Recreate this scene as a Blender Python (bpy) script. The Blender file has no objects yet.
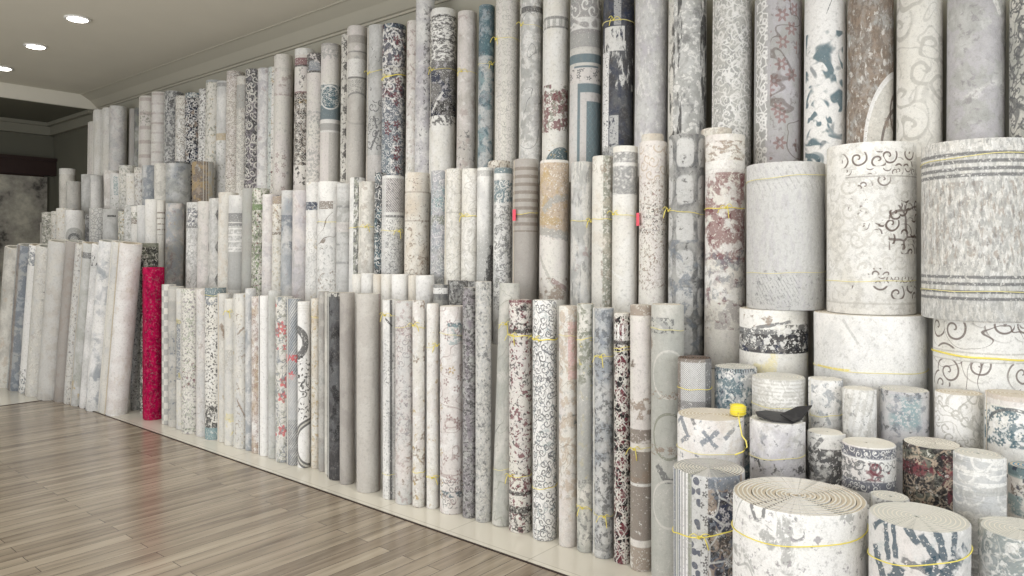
import bpy, math, random
from math import pi, sin, cos, atan2, sqrt, hypot

C = bpy.context.scene
COL = C.collection

# ------------------------------------------------------------------ camera, light, exposure
F = 735.0                       # focal length in pixels of a 1024 px wide frame
HZ = 253.0                      # row of the horizon
EYE = 1.6
YAW = math.radians(40.1)        # camera turned left from the roll wall's normal
FWD = (-sin(YAW), cos(YAW)); RGT = (cos(YAW), sin(YAW))
cam = bpy.data.cameras.new('camera'); camo = bpy.data.objects.new('camera', cam); COL.objects.link(camo)
camo.location = (0, 0, EYE); camo.rotation_euler = (pi/2, 0, YAW)
cam.sensor_width = 36; cam.lens = F/1024*36; cam.shift_y = -(288-HZ)/1024
cam.clip_start = .05; cam.clip_end = 100
C.camera = camo
vs = C.view_settings
C.display_settings.display_device = 'sRGB'
vs.view_transform = 'Standard'; vs.look = 'None'; vs.gamma = 1; vs.use_curve_mapping = False
vs.exposure = -0.06

w = bpy.data.worlds.new('world'); C.world = w; w.use_nodes = True
bg = w.node_tree.nodes['Background']; bg.inputs[0].default_value = (.86, .93, 1, 1); bg.inputs[1].default_value = 1.0

def area(name, loc, rot, sx, sy, power, col):
    l = bpy.data.lights.new(name, 'AREA'); l.shape = 'RECTANGLE'; l.size = sx; l.size_y = sy
    l.energy = power; l.color = col
    o = bpy.data.objects.new(name, l); COL.objects.link(o); o.location = loc; o.rotation_euler = rot
    return o
# daylight entering through the shop front behind the camera and through the window in the right wall
area('daylight_shop_front', (-3.6, -4.25, 1.75), (math.radians(90), 0, 0), 9.0, 2.9, 450, (1, .995, .985))
area('daylight_side_window', (3.3, .6, 1.9), (math.radians(90), 0, math.radians(90)), 4.6, 2.6, 125, (.92, .96, 1))
SPOT_W = 46

random.seed(7)
EX, EY, EZ = 0, 1, 2

# ------------------------------------------------------------------ helpers
def lin(c):
    out = []
    for v in c:
        v /= 255.0
        out.append(v/12.92 if v <= .04045 else ((v+.055)/1.055)**2.4)
    return (*out, 1)
PAL = dict(W=(234,232,227), C=(225,220,207), P=(222,212,207), L=(205,205,203), G=(172,172,168), D=(98,100,104),
    K=(38,36,38), B=(158,167,178), b=(110,125,145), T=(72,108,122), t=(130,160,165), N=(40,50,82), R=(118,52,62),
    r=(168,118,116), O=(196,160,88), U=(128,104,84), X=(198,174,148), S=(178,180,170), s=(140,145,122), V=(192,187,196),
    v=(140,128,140), Y=(172,163,155), y=(196,188,178), M=(184,8,76), m=(126,4,52), e=(222,92,96), g=(105,135,80), k=(66,62,64),
    Q=(212,208,198), q=(188,183,172), Z=(238,236,234), u=(160,132,108), I=(236,214,80), H=(215,196,170), d=(34,66,84), w=(112,88,78))
_SAT = dict(M=0, m=0, I=.1, e=.15, T=.2, t=.2, N=.25, R=.1, d=.05, O=.3, X=.3, g=.2)
def _soften(k):
    r, g, b = PAL[k]; l = .3*r+.59*g+.11*b; q = _SAT.get(k, .45)
    out = [v+(l-v)*q for v in (r, g, b)]
    if k in 'KkNDRTUvb': out = [v+(150-v)*.12 for v in out]
    return out
def col(c): return lin(_soften(c) if isinstance(c, str) else c)

def new_mat(name):
    m = bpy.data.materials.new(name); m.use_nodes = True
    return m, m.node_tree, m.node_tree.nodes['Principled BSDF']
def plain(name, c, rough=.8, spec=.3, bump=0, bscale=60, var=.0, metal=0):
    m, nt, b = new_mat(name)
    b.inputs['Base Color'].default_value = col(c); b.inputs['Roughness'].default_value = rough
    b.inputs['Specular IOR Level'].default_value = spec; b.inputs['Metallic'].default_value = metal
    if var or bump:
        tc = nt.nodes.new('ShaderNodeTexCoord'); n = nt.nodes.new('ShaderNodeTexNoise')
        n.inputs['Scale'].default_value = bscale; n.inputs['Detail'].default_value = 4
        nt.links.new(tc.outputs['Object'], n.inputs['Vector'])
        if var:
            mr = nt.nodes.new('ShaderNodeMapRange'); mr.inputs[3].default_value = 1-var; mr.inputs[4].default_value = 1+var
            nt.links.new(n.outputs[0], mr.inputs[0])
            vm = nt.nodes.new('ShaderNodeVectorMath'); vm.operation = 'SCALE'; vm.inputs[0].default_value = col(c)[:3]
            nt.links.new(mr.outputs[0], vm.inputs['Scale']); nt.links.new(vm.outputs[0], b.inputs['Base Color'])
        if bump:
            bp = nt.nodes.new('ShaderNodeBump'); bp.inputs['Strength'].default_value = bump; bp.inputs['Distance'].default_value = .01
            nt.links.new(n.outputs[0], bp.inputs['Height']); nt.links.new(bp.outputs[0], b.inputs['Normal'])
    return m

class NB:
    """small node writer for the carpet faces: U runs round the roll in metres, V down from its top"""
    def __init__(s, nt, seed):
        s.nt = nt; s.seed = seed
        uv = nt.nodes.new('ShaderNodeUVMap'); uv.uv_map = 'face'
        s.uv = uv.outputs[0]
        sp = nt.nodes.new('ShaderNodeSeparateXYZ'); nt.links.new(s.uv, sp.inputs[0])
        s.U, s.V = sp.outputs[0], sp.outputs[1]; s.k = 0
    def put(s, sock, v):
        if isinstance(v, bpy.types.NodeSocket): s.nt.links.new(v, sock)
        else: sock.default_value = v
    def m(s, op, a, b=None, c=None):
        n = s.nt.nodes.new('ShaderNodeMath'); n.operation = op
        s.put(n.inputs[0], a)
        if b is not None: s.put(n.inputs[1], b)
        if c is not None: s.put(n.inputs[2], c)
        return n.outputs[0]
    def step(s, x, lo, hi, inv=False):
        n = s.nt.nodes.new('ShaderNodeMapRange'); n.interpolation_type = 'SMOOTHSTEP'
        s.put(n.inputs[0], x); n.inputs[1].default_value = lo; n.inputs[2].default_value = hi
        n.inputs[3].default_value, n.inputs[4].default_value = (1, 0) if inv else (0, 1)
        return n.outputs[0]
    def vec(s, su=1, sv=1):
        s.k += 1
        n = s.nt.nodes.new('ShaderNodeMapping'); s.nt.links.new(s.uv, n.inputs[0])
        n.inputs['Location'].default_value = (s.seed*1.37 % 9+s.k*.71, s.seed*.77 % 7+s.k*1.3, s.seed*3.1 % 11)
        n.inputs['Scale'].default_value = (su, sv, 1)
        return n.outputs[0]
    def noise(s, scale, su=1, sv=1, detail=3, rough=.6, dist=0, color=False):
        n = s.nt.nodes.new('ShaderNodeTexNoise'); s.nt.links.new(s.vec(su, sv), n.inputs[0])
        n.inputs['Scale'].default_value = scale; n.inputs['Detail'].default_value = detail
        n.inputs['Roughness'].default_value = rough; n.inputs['Distortion'].default_value = dist
        return n.outputs[1] if color else n.outputs[0]
    def vor(s, scale, su=1, sv=1, warp=0, feat='F1'):
        v = s.vec(su*scale, sv*scale)
        if warp:
            nz = s.noise(scale*1.3, color=True, detail=1)
            a = s.nt.nodes.new('ShaderNodeVectorMath'); a.operation = 'MULTIPLY_ADD'
            s.nt.links.new(nz, a.inputs[0]); a.inputs[1].default_value = (warp, warp, 0); s.nt.links.new(v, a.inputs[2]); v = a.outputs[0]
        n = s.nt.nodes.new('ShaderNodeTexVoronoi'); n.voronoi_dimensions = '2D'; n.feature = feat
        s.nt.links.new(v, n.inputs[0]); n.inputs['Scale'].default_value = 1
        return n, v
    def polar(s, scale, su, sv, warp):
        n, v = s.vor(scale, su, sv, warp)
        d = s.nt.nodes.new('ShaderNodeVectorMath'); d.operation = 'SUBTRACT'
        s.nt.links.new(v, d.inputs[0]); s.nt.links.new(n.outputs['Position'], d.inputs[1])
        x = s.nt.nodes.new('ShaderNodeSeparateXYZ'); s.nt.links.new(d.outputs[0], x.inputs[0])
        return n.outputs['Distance'], s.m('ARCTAN2', x.outputs[1], x.outputs[0]), n.outputs['Color']
    def mask(s, L):
        t, p = L['t'], L['p']; su, sv = L.get('su', 1), L.get('sv', 1); wp = L.get('w', .3)
        if t == 'n':
            sc, th = p[0]*(1.55 if p[0] >= 12 else 1.25), p[1] if len(p) > 1 else .5; so = p[2] if len(p) > 2 else .04
            return s.step(s.noise(sc, su, sv, dist=L.get('dist', .3), detail=L.get('det', 4)), th-so, th+so)
        if t == 'wv':
            x = s.m('ABSOLUTE', s.m('SUBTRACT', s.noise(p[0], su, sv, detail=1, dist=L.get('dist', .8)), .5))
            return s.step(x, p[1]*.6, p[1]*1.3, True)
        if t == 'sp':
            r, a, _ = s.polar(p[0]*1.45, su, sv, wp)
            ph = s.m('ADD', a, s.m('MULTIPLY', r, L.get('k', 15)))
            return s.m('MULTIPLY', s.step(s.m('SINE', ph), p[1] if len(p) > 1 else .35, .85), s.step(r, .46, .6, True))
        if t == 'fl':
            r, a, c = s.polar(p[0]*1.3, su, sv, wp*.4)
            pet = s.m('MULTIPLY_ADD', s.m('COSINE', s.m('MULTIPLY', a, L.get('k', 5))), .1, p[1] if len(p) > 1 else .25)
            x = s.m('MULTIPLY', s.step(s.m('SUBTRACT', pet, r), 0, .05), s.step(r, .07, .12))
            keep = L.get('keep', 1)
            if keep < 1:
                q = s.nt.nodes.new('ShaderNodeSeparateXYZ'); s.nt.links.new(c, q.inputs[0])
                x = s.m('MULTIPLY', x, s.m('LESS_THAN', q.outputs[0], keep))
            return x
        if t == 'vr':
            n, _ = s.vor(p[0], su, sv, wp); d = n.outputs['Distance']
            return s.m('MULTIPLY', s.step(d, p[1]-.04, p[1]+.02), s.step(d, p[2]-.02, p[2]+.04, True))
        if t == 've':
            n, _ = s.vor(p[0], su, sv, wp, 'DISTANCE_TO_EDGE')
            return s.step(n.outputs['Distance'], p[1]*.6, p[1]*1.2, True)
        if t == 'one': return s.step(s.V, -9, -8)
        if t == 'sv':   # horizontal stripes
            return s.step(s.m('SINE', s.m('MULTIPLY', s.V, 2*pi/p[0])), p[1]-.15, p[1]+.15)
        if t == 'su':
            return s.step(s.m('SINE', s.m('MULTIPLY', s.U, 2*pi/p[0])), p[1]-.15, p[1]+.15)
        if t == 'hx':
            x = s.m('MULTIPLY_ADD', s.V, p[2] if len(p) > 2 else 1.0, s.U)
            return s.step(s.m('SINE', s.m('MULTIPLY', x, 2*pi/p[0])), p[1]-.25, p[1]+.25)
        if t == 'ck':
            x = s.m('MULTIPLY', s.m('SINE', s.m('MULTIPLY', s.U, pi/p[0])), s.m('SINE', s.m('MULTIPLY', s.V, pi/p[1])))
            return s.step(x, -.05, .05)
        if t in ('dm', 'pane'):
            fu = s.m('ABSOLUTE', s.m('SUBTRACT', s.m('FRACT', s.m('ADD', s.m('DIVIDE', s.U, p[0]), 50.5+L.get('o', 0))), .5))
            fv = s.m('ABSOLUTE', s.m('SUBTRACT', s.m('FRACT', s.m('DIVIDE', s.V, p[1])), .5))
            if t == 'dm':
                x = s.m('ADD', fu, fv)
                if L.get('fill'): return s.step(x, p[2]-.03, p[2]+.03, True)
                return s.step(s.m('ABSOLUTE', s.m('SUBTRACT', x, L.get('r', .5))), p[2]*.6, p[2]*1.3, True)
            x = s.m('ADD', s.m('POWER', fu, 4), s.m('POWER', fv, 4))
            x = s.m('MULTIPLY_ADD', s.noise(22), .03, x)
            return s.step(x, p[2], p[2]+.015, True)
        if t == 'ci':
            du = s.m('DIVIDE', s.m('SUBTRACT', s.U, p[0]), L.get('e', 1)); dv = s.m('SUBTRACT', s.V, p[1])
            r = s.m('SQRT', s.m('ADD', s.m('MULTIPLY', du, du), s.m('MULTIPLY', dv, dv)))
            if len(p) > 3: return s.step(s.m('ABSOLUTE', s.m('SUBTRACT', r, p[2])), p[3]*.5, p[3]*.65, True)
            return s.step(r, p[2], p[2]+.004, True)
        if t == 'bar':  # slanted bar from (u0,v0) to (u1,v1), width
            u0, v0, u1, v1, wd = p; ln = hypot(u1-u0, v1-v0) or 1e-3; du, dv = (u1-u0)/ln, (v1-v0)/ln
            a = s.m('SUBTRACT', s.U, u0); b = s.m('SUBTRACT', s.V, v0)
            al = s.m('ADD', s.m('MULTIPLY', a, du), s.m('MULTIPLY', b, dv))
            ac = s.m('ABSOLUTE', s.m('SUBTRACT', s.m('MULTIPLY', a, dv), s.m('MULTIPLY', b, du)))
            ac = s.m('MULTIPLY_ADD', s.m('SUBTRACT', s.noise(30), .5), wd*1.2, ac)
            return s.m('MULTIPLY', s.step(ac, wd*.45, wd*.6, True), s.m('MULTIPLY', s.step(al, 0, .008), s.step(al, ln, ln+.008, True)))
        raise ValueError(t)

def carpet_material(name, base, layers, seed, to_u, to_v):
    m, nt, b = new_mat('pile_'+name); nb = NB(nt, seed)
    b.inputs['Roughness'].default_value = .92; b.inputs['Specular IOR Level'].default_value = .12
    def mix(a, c, f):
        n = nt.nodes.new('ShaderNodeMix'); n.data_type = 'RGBA'; nb.put(n.inputs[0], f); nb.put(n.inputs[6], a); nb.put(n.inputs[7], c)
        return n.outputs[2]
    c1, c2 = base[0], base[1]; sc = base[2] if len(base) > 2 else 7
    cur = mix(col(c1), col(c2), nb.step(nb.noise(sc, sv=.7, detail=5, rough=.65, dist=.4), .38, .66))
    frays = {}
    def fray(k):
        if k not in frays: frays[k] = nb.noise(95, detail=2)
        return frays[k]
    for L in layers:
        f = nb.mask(L)
        if 'y' in L:
            v0, v1 = to_v(L['y'][0]), to_v(L['y'][1]); e = L.get('soft', .003)
            f = nb.m('MULTIPLY', f, nb.m('MULTIPLY', nb.step(nb.V, v0-e, v0+e), nb.step(nb.V, v1-e, v1+e, True)))
        if 'x' in L:
            u0, u1 = to_u(L['x'][0]), to_u(L['x'][1]); e = L.get('soft', .003)
            f = nb.m('MULTIPLY', f, nb.m('MULTIPLY', nb.step(nb.U, u0-e, u0+e), nb.step(nb.U, u1-e, u1+e, True)))
        fr = L.get('f', .3)
        if fr: f = nb.m('MULTIPLY', f, nb.step(fray(1), .22+fr*.35, .32+fr*.35))
        a = L.get('a', .82)
        if a < 1: f = nb.m('MULTIPLY', f, a)
        cur = mix(cur, col(L['c']), f)
    # worn pile: low-contrast speckle over the whole face
    cur = mix(cur, col((150,148,144)), nb.m('MULTIPLY', nb.step(nb.noise(48, detail=5, rough=.7), .5, .72), .42))
    # pile grain
    g = nb.noise(230, detail=2)
    vm = nt.nodes.new('ShaderNodeVectorMath'); vm.operation = 'SCALE'
    mr = nt.nodes.new('ShaderNodeMapRange'); nt.links.new(g, mr.inputs[0]); mr.inputs[1].default_value = .25; mr.inputs[2].default_value = .75
    mr.inputs[3].default_value = .84; mr.inputs[4].default_value = 1.04
    nt.links.new(cur, vm.inputs[0]); nt.links.new(mr.outputs[0], vm.inputs['Scale']); nt.links.new(vm.outputs[0], b.inputs['Base Color'])
    bp = nt.nodes.new('ShaderNodeBump'); bp.inputs['Strength'].default_value = .5; bp.inputs['Distance'].default_value = .012
    nt.links.new(nb.noise(26, sv=.6, detail=4), bp.inputs['Height']); nt.links.new(bp.outputs[0], b.inputs['Normal'])
    return m

def link_mesh(name, verts, faces, mats, parent=None, uvs=None, midx=None, smooth=None):
    me = bpy.data.meshes.new(name); me.from_pydata(verts, [], faces)
    for m in (mats if isinstance(mats, (list, tuple)) else [mats]): me.materials.append(m)
    if midx: me.polygons.foreach_set('material_index', midx)
    if smooth is not None: me.polygons.foreach_set('use_smooth', smooth if isinstance(smooth, list) else [smooth]*len(faces))
    if uvs:
        ul = me.uv_layers.new(name='face'); flat = []
        for f in faces:
            for i in f: flat.extend(uvs[i])
        ul.data.foreach_set('uv', flat)
    me.update()
    o = bpy.data.objects.new(name, me); COL.objects.link(o)
    if parent: o.parent = parent
    return o

class MB:
    def __init__(s): s.v = []; s.f = []
    def box(s, x0, x1, y0, y1, z0, z1):
        k = len(s.v); s.v += [(x, y, z) for z in (z0, z1) for y in (y0, y1) for x in (x0, x1)]
        s.f += [tuple(k+i for i in q) for q in ((0,2,3,1), (4,5,7,6), (0,1,5,4), (2,6,7,3), (0,4,6,2), (1,3,7,5))]
        return s
    def tube(s, pts, r, n=6, closed=False, flat=1.0):
        k = len(s.v); N = len(pts)
        for i, p in enumerate(pts):
            a = pts[(i-1) % N] if (closed or i) else p; b = pts[(i+1) % N] if (closed or i < N-1) else p
            d = [b[j]-a[j] for j in range(3)]; l = sqrt(sum(q*q for q in d)) or 1; d = [q/l for q in d]
            up = (0, 0, 1) if abs(d[2]) < .9 else (1, 0, 0)
            s1 = (d[1]*up[2]-d[2]*up[1], d[2]*up[0]-d[0]*up[2], d[0]*up[1]-d[1]*up[0]); l = sqrt(sum(q*q for q in s1)) or 1; s1 = [q/l for q in s1]
            s2 = (s1[1]*d[2]-s1[2]*d[1], s1[2]*d[0]-s1[0]*d[2], s1[0]*d[1]-s1[1]*d[0])
            for j in range(n):
                t = 2*pi*j/n
                s.v.append(tuple(p[q]+r*(cos(t)*s1[q]+flat*sin(t)*s2[q]) for q in range(3)))
        for i in range(N if closed else N-1):
            for j in range(n):
                s.f.append((k+i*n+j, k+i*n+(j+1) % n, k+((i+1) % N)*n+(j+1) % n, k+((i+1) % N)*n+j))
        if not closed:
            s.f.append(tuple(k+j for j in range(n))[::-1]); s.f.append(tuple(k+(N-1)*n+j for j in range(n)))
        return s
    def lathe(s, prof, n=32, c=(0, 0, 0)):
        k = len(s.v)
        for r, z in prof:
            for j in range(n): t = 2*pi*j/n; s.v.append((c[0]+r*cos(t), c[1]+r*sin(t), c[2]+z))
        for i in range(len(prof)-1):
            for j in range(n): s.f.append((k+i*n+j, k+i*n+(j+1) % n, k+(i+1)*n+(j+1) % n, k+(i+1)*n+j))
        s.f.append(tuple(k+j for j in range(n))[::-1]); s.f.append(tuple(k+(len(prof)-1)*n+j for j in range(n)))
        return s
    def build(s, name, m, parent=None, smooth=False): return link_mesh(name, s.v, s.f, m, parent, smooth=smooth)

def structure(o): o['kind'] = 'structure'; return o
def thing(name, label, cat, loc=(0, 0, 0), group=None):
    o = bpy.data.objects.new(name, None); COL.objects.link(o); o.empty_display_size = .1
    o.location = loc; o['label'] = label; o['category'] = cat
    if group: o['group'] = group
    return o

# ------------------------------------------------------------------ room shell
CEIL = 3.92; WALL = 4.42; XL = -13.6; XR = 3.5; XB = -11.75; YF = -4.4
M_ceil = plain('ceiling_paint', (214,210,198), .85, .2, .02, 3, .03)
M_wall = plain('wall_paint', (160,157,145), .85, .2, .03, 5, .03)
M_white = plain('white_frame_paint', (225,225,222), .5, .4)
M_brown = plain('dark_brown_wood', (48,32,29), .55, .4, .1, 12, .15)

def floor_material():
    m, nt, b = new_mat('laminate_planks')
    tc = nt.nodes.new('ShaderNodeTexCoord'); N = nt.nodes.new
    br = N('ShaderNodeTexBrick'); mp = N('ShaderNodeMapping'); mp.inputs['Rotation'].default_value = (0, 0, pi/2)
    nt.links.new(tc.outputs['Object'], mp.inputs[0]); nt.links.new(mp.outputs[0], br.inputs[0])
    br.inputs['Scale'].default_value = 1; br.inputs['Brick Width'].default_value = 1.3; br.inputs['Row Height'].default_value = .095
    br.inputs['Mortar Size'].default_value = .0018; br.inputs['Bias'].default_value = 0; br.offset = .37
    br.inputs['Color1'].default_value = (0, 0, 0, 1); br.inputs['Color2'].default_value = (1, 1, 1, 1); br.inputs['Mortar'].default_value = (.5, .5, .5, 1)
    def ramp(fac, stops):
        r = N('ShaderNodeValToRGB'); nt.links.new(fac, r.inputs[0]); e = r.color_ramp.elements
        e[0].position, e[0].color = stops[0][0], col(stops[0][1]); e[1].position, e[1].color = stops[-1][0], col(stops[-1][1])
        for p, c in stops[1:-1]: q = e.new(p); q.color = col(c)
        return r.outputs[0]
    g = N('ShaderNodeTexNoise'); mg = N('ShaderNodeMapping'); mg.inputs['Scale'].default_value = (13, .9, 1)
    off = N('ShaderNodeVectorMath'); off.operation = 'MULTIPLY_ADD'; nt.links.new(br.outputs[0], off.inputs[0]); off.inputs[1].default_value = (7, 9, 3)
    nt.links.new(tc.outputs['Object'], off.inputs[2]); nt.links.new(off.outputs[0], mg.inputs[0]); nt.links.new(mg.outputs[0], g.inputs[0])
    g.inputs['Scale'].default_value = 1; g.inputs['Detail'].default_value = 6; g.inputs['Roughness'].default_value = .62; g.inputs['Distortion'].default_value = .6
    grain = ramp(g.outputs[0], [(.26, (118,108,97)), (.40, (149,139,125)), (.54, (172,162,147)), (.74, (192,182,167))])
    tint = N('ShaderNodeMix'); tint.data_type = 'RGBA'; tint.blend_type = 'MULTIPLY'; tint.inputs[0].default_value = .8
    nt.links.new(grain, tint.inputs[6]); nt.links.new(ramp(br.outputs[0], [(0, (206,198,190)), (1, (255,252,246))]), tint.inputs[7])
    seam = N('ShaderNodeMix'); seam.data_type = 'RGBA'; nt.links.new(br.outputs[1], seam.inputs[0]); nt.links.new(tint.outputs[2], seam.inputs[6]); seam.inputs[7].default_value = col((74,62,54))
    nt.links.new(seam.outputs[2], b.inputs['Base Color'])
    b.inputs['Roughness'].default_value = .2; b.inputs['Specular IOR Level'].default_value = .5
    bp = N('ShaderNodeBump'); bp.inputs['Strength'].default_value = .12; bp.inputs['Distance'].default_value = .01
    nt.links.new(g.outputs[0], bp.inputs['Height']); nt.links.new(bp.outputs[0], b.inputs['Normal'])
    return m
def tile_material():
    m, nt, b = new_mat('white_floor_tile'); N = nt.nodes.new
    tc = N('ShaderNodeTexCoord'); br = N('ShaderNodeTexBrick'); nt.links.new(tc.outputs['Object'], br.inputs[0])
    br.inputs['Scale'].default_value = 1; br.inputs['Brick Width'].default_value = .6; br.inputs['Row Height'].default_value = .6; br.offset = 0
    br.inputs['Mortar Size'].default_value = .003; br.inputs['Color1'].default_value = col((224,220,208)); br.inputs['Color2'].default_value = col((219,215,204)); br.inputs['Mortar'].default_value = col((190,186,174))
    nt.links.new(br.outputs[0], b.inputs['Base Color']); b.inputs['Roughness'].default_value = .12; b.inputs['Specular IOR Level'].default_value = .5
    return m
M_floor = floor_material(); M_tile = tile_material()

fl = structure(MB().box(-9.03, XR, YF, 2.95, -.1, 0).build('floor', M_floor))
f2 = MB().box(-9.03, XR, 2.962, WALL, -.1, .002); f2.box(XL, -9.042, YF, WALL, -.1, .002)
structure(f2.build('floor_tiles', M_tile))
jt = MB().box(-9.042, XR, 2.95, 2.962, -.1, .004); jt.box(-9.042, -9.03, YF, 2.95, -.1, .004)
structure(jt.build('trim_1', M_brown))
structure(MB().box(XB, XR+.1, YF-.1, WALL+.1, CEIL, CEIL+.12).build('ceiling', M_ceil))
M_far_shade = plain('far_bay_shade', (100,99,88), .9, .2, .02, 4, .04)  # darkened tone: the shade of the far bay put into its colour
structure(MB().box(XL-.1, XB, YF-.1, WALL+.1, 3.724, CEIL+.12).build('ceiling_lower', M_ceil))
structure(MB().box(XL, XB-.03, YF, WALL, 3.716, 3.7235).build('ceiling_bay_shade', M_far_shade))  # thin dark layer carrying the bay ceiling's shade as colour
structure(MB().box(XL, XB-.03, WALL-.012, WALL-.0005, 0, 3.716).build('wall_bay_shade', M_far_shade))  # thin dark layer over the back wall, shade painted in
structure(MB().box(XL, XR+.1, WALL, WALL+.12, 0, CEIL).build('wall_back', M_wall))
structure(MB().box(XL-.12, XL, YF-.1, WALL+.12, 0, 3.8).build('wall_left', M_far_shade))
wr = MB(); wr.box(XR, XR+.12, YF, WALL, 0, .6); wr.box(XR, XR+.12, YF, WALL, 3.2, CEIL); wr.box(XR, XR+.12, YF, -1.7, .6, 3.2); wr.box(XR, XR+.12, 2.9, WALL, .6, 3.2)
structure(wr.build('wall_right', M_wall))
wf = MB(); wf.box(XL, -8.1, YF-.12, YF, 0, CEIL); wf.box(.9, XR+.1, YF-.12, YF, 0, CEIL); wf.box(-8.1, .9, YF-.12, YF, 3.2, CEIL); wf.box(-8.1, .9, YF-.12, YF, 0, .3)
structure(wf.build('wall_front', M_wall))
wn = MB()
for i in range(6):
    x = -8.1+i*1.8; wn.box(x-.04, x+.04, YF-.1, YF-.02, .3, 3.2)
wn.box(-8.1, .9, YF-.1, YF-.02, .3, .38); wn.box(-8.1, .9, YF-.1, YF-.02, 3.12, 3.2)
structure(wn.build('window_1', M_white))
wn = MB()
for y in (-1.66, -.13, 1.4, 2.86): wn.box(XR+.02, XR+.08, y-.04, y+.04, .6, 3.2)
wn.box(XR+.02, XR+.08, -1.7, 2.9, .6, .68); wn.box(XR+.02, XR+.08, -1.7, 2.9, 3.12, 3.2)
structure(wn.build('window_2', M_white))

# cornice: a stepped moulding along the roll wall
def cornice(prof, x0, x1):
    v = []; f = []; n = len(prof)
    for x in (x0, x1): v += [(x, WALL-d, CEIL-z) for d, z in prof]
    for i in range(n): f.append((i, (i+1) % n, n+(i+1) % n, n+i))
    f.append(tuple(range(n))[::-1]); f.append(tuple(range(n, 2*n)))
    return v, f
prof = [(0, 0), (.26, 0), (.26, .008), (.24, .012), (.13, .075), (.12, .085), (.045, .16), (.022, .165), (.022, .185), (0, .185)]
v, f = cornice(prof, XB, XR); structure(link_mesh('trim_2', v, f, plain('cornice_paint', (172,168,155), .85, .2)))
# far bay mouldings
mb = MB(); mb.box(XL, XL+.10, YF, WALL, 3.52, 3.72); mb.box(XL, XL+.16, YF, WALL, 3.66, 3.72); mb.box(XL, XB, WALL-.10, WALL, 3.52, 3.72); mb.box(XL, XB, WALL-.16, WALL, 3.66, 3.72)
structure(mb.build('trim_3', plain('far_moulding', (128,126,114), .85)))
mb = MB(); mb.box(XL, XL+.14, YF, WALL-.02, 2.86, 3.12); mb.box(XL, XL+.18, YF, WALL-.02, 3.09, 3.14)
structure(mb.build('trim_4', M_brown))

# grey distressed carpet hung on the far wall
def hanging():
    t = thing('hanging_carpet', 'large grey distressed carpet hanging on far wall under dark brown beam', 'carpet', (XL+.03, 2.2, .5))
    m, nt, b = new_mat('hanging_pile'); N = nt.nodes.new
    tc = N('ShaderNodeTexCoord'); n1 = N('ShaderNodeTexNoise'); n1.inputs['Scale'].default_value = 2.6; n1.inputs['Detail'].default_value = 8; n1.inputs['Roughness'].default_value = .68
    nt.links.new(tc.outputs['Object'], n1.inputs[0]); r = N('ShaderNodeValToRGB'); nt.links.new(n1.outputs[0], r.inputs[0])
    e = r.color_ramp.elements; e[0].position = .36; e[0].color = col((78,75,72)); e[1].position = .66; e[1].color = col((196,192,178)); q = e.new(.45); q.color = col((146,142,134)); q = e.new(.54); q.color = col((166,162,151))
    nt.links.new(r.outputs[0], b.inputs['Base Color']); b.inputs['Roughness'].default_value = .95
    v = []; f = []; ny, nz = 40, 12
    for i in range(ny+1):
        for j in range(nz+1):
            y = -1.9+4.0*i/ny; z = 2.34*j/nz; d = .012*sin(i*.9)*(1-j/nz)
            v.append((d+.012, y, z))
    for i in range(ny):
        for j in range(nz): a = i*(nz+1)+j; f.append((a, a+nz+1, a+nz+2, a+1))
    nn = len(v); v += [(x-.012, y, z) for x, y, z in v]; f += [tuple(nn+k for k in q[::-1]) for q in f[:]]
    edge = [i*(nz+1) for i in range(ny+1)]+[ny*(nz+1)+j for j in range(1, nz+1)]+[i*(nz+1)+nz for i in range(ny-1, -1, -1)]+[j for j in range(nz-1, 0, -1)]
    for k in range(len(edge)): a, c = edge[k], edge[(k+1) % len(edge)]; f.append((a, nn+a, nn+c, c))
    link_mesh('pile', v, f, m, t)
    MB().tube([(.02, -1.95, 2.35), (.02, 2.05, 2.35)], .014, 10).build('hanging_rod', M_brown, t)
hanging()

# display steps that carry the upper rows
M_step = plain('step_paint', (206,203,196), .7, .3, .02, 6, .02)
structure(MB().box(-7.75, -1.56, 3.58, 3.80, .002, 1.0).build('platform_lower', M_step))
structure(MB().box(-12.3, -7.76, 3.43, 3.80, .002, 1.0).build('platform_end', M_step))
structure(MB().box(-12.3, -1.545, 3.805, WALL, .002, 2.05).box(-1.544, 1.6, 3.86, WALL, .002, 2.05).build('platform_upper', M_step))

# recessed downlights
M_emit, nt, b = new_mat('lamp_lens'); b.inputs['Base Color'].default_value = (1, 1, 1, 1); b.inputs['Emission Color'].default_value = (1, .97, .92, 1); b.inputs['Emission Strength'].default_value = 14
def downlight(x, y, label):
    t = thing('ceiling_light', label, 'ceiling light', (x, y, CEIL), 'recessed ceiling lights')
    m = MB(); m.lathe([(.080, -.0005), (.115, -.0005), (.118, -.008), (.110, -.014), (.092, -.016), (.084, -.008)], 36); m.f = m.f[:-2]
    n = 36
    for j in range(n): m.f.append((5*n+j, 5*n+(j+1) % n, (j+1) % n, j))
    m.build('trim_ring', M_white, t, True)
    MB().lathe([(.077, -.004), (.088, -.0165), (.08, -.021), (.05, -.023), (.01, -.0235)], 36).build('lens', M_emit, t, True)
    l = bpy.data.lights.new('downlight_beam', 'SPOT'); l.energy = SPOT_W; l.spot_size = math.radians(115); l.spot_blend = .7; l.shadow_soft_size = .07; l.color = (1, .95, .88)
    o = bpy.data.objects.new('downlight_beam', l); COL.objects.link(o); o.parent = t; o.location = (0, 0, -.03)
for x, y, lb in [(-7.96, 2.79, 'round recessed ceiling light nearest the top edge of the photo'), (-9.38, 2.86, 'round recessed ceiling light, middle one of the visible three'), (-10.8, 2.93, 'round recessed ceiling light beside the left edge, nearest the beam'),]:
    downlight(x, y, lb)
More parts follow.
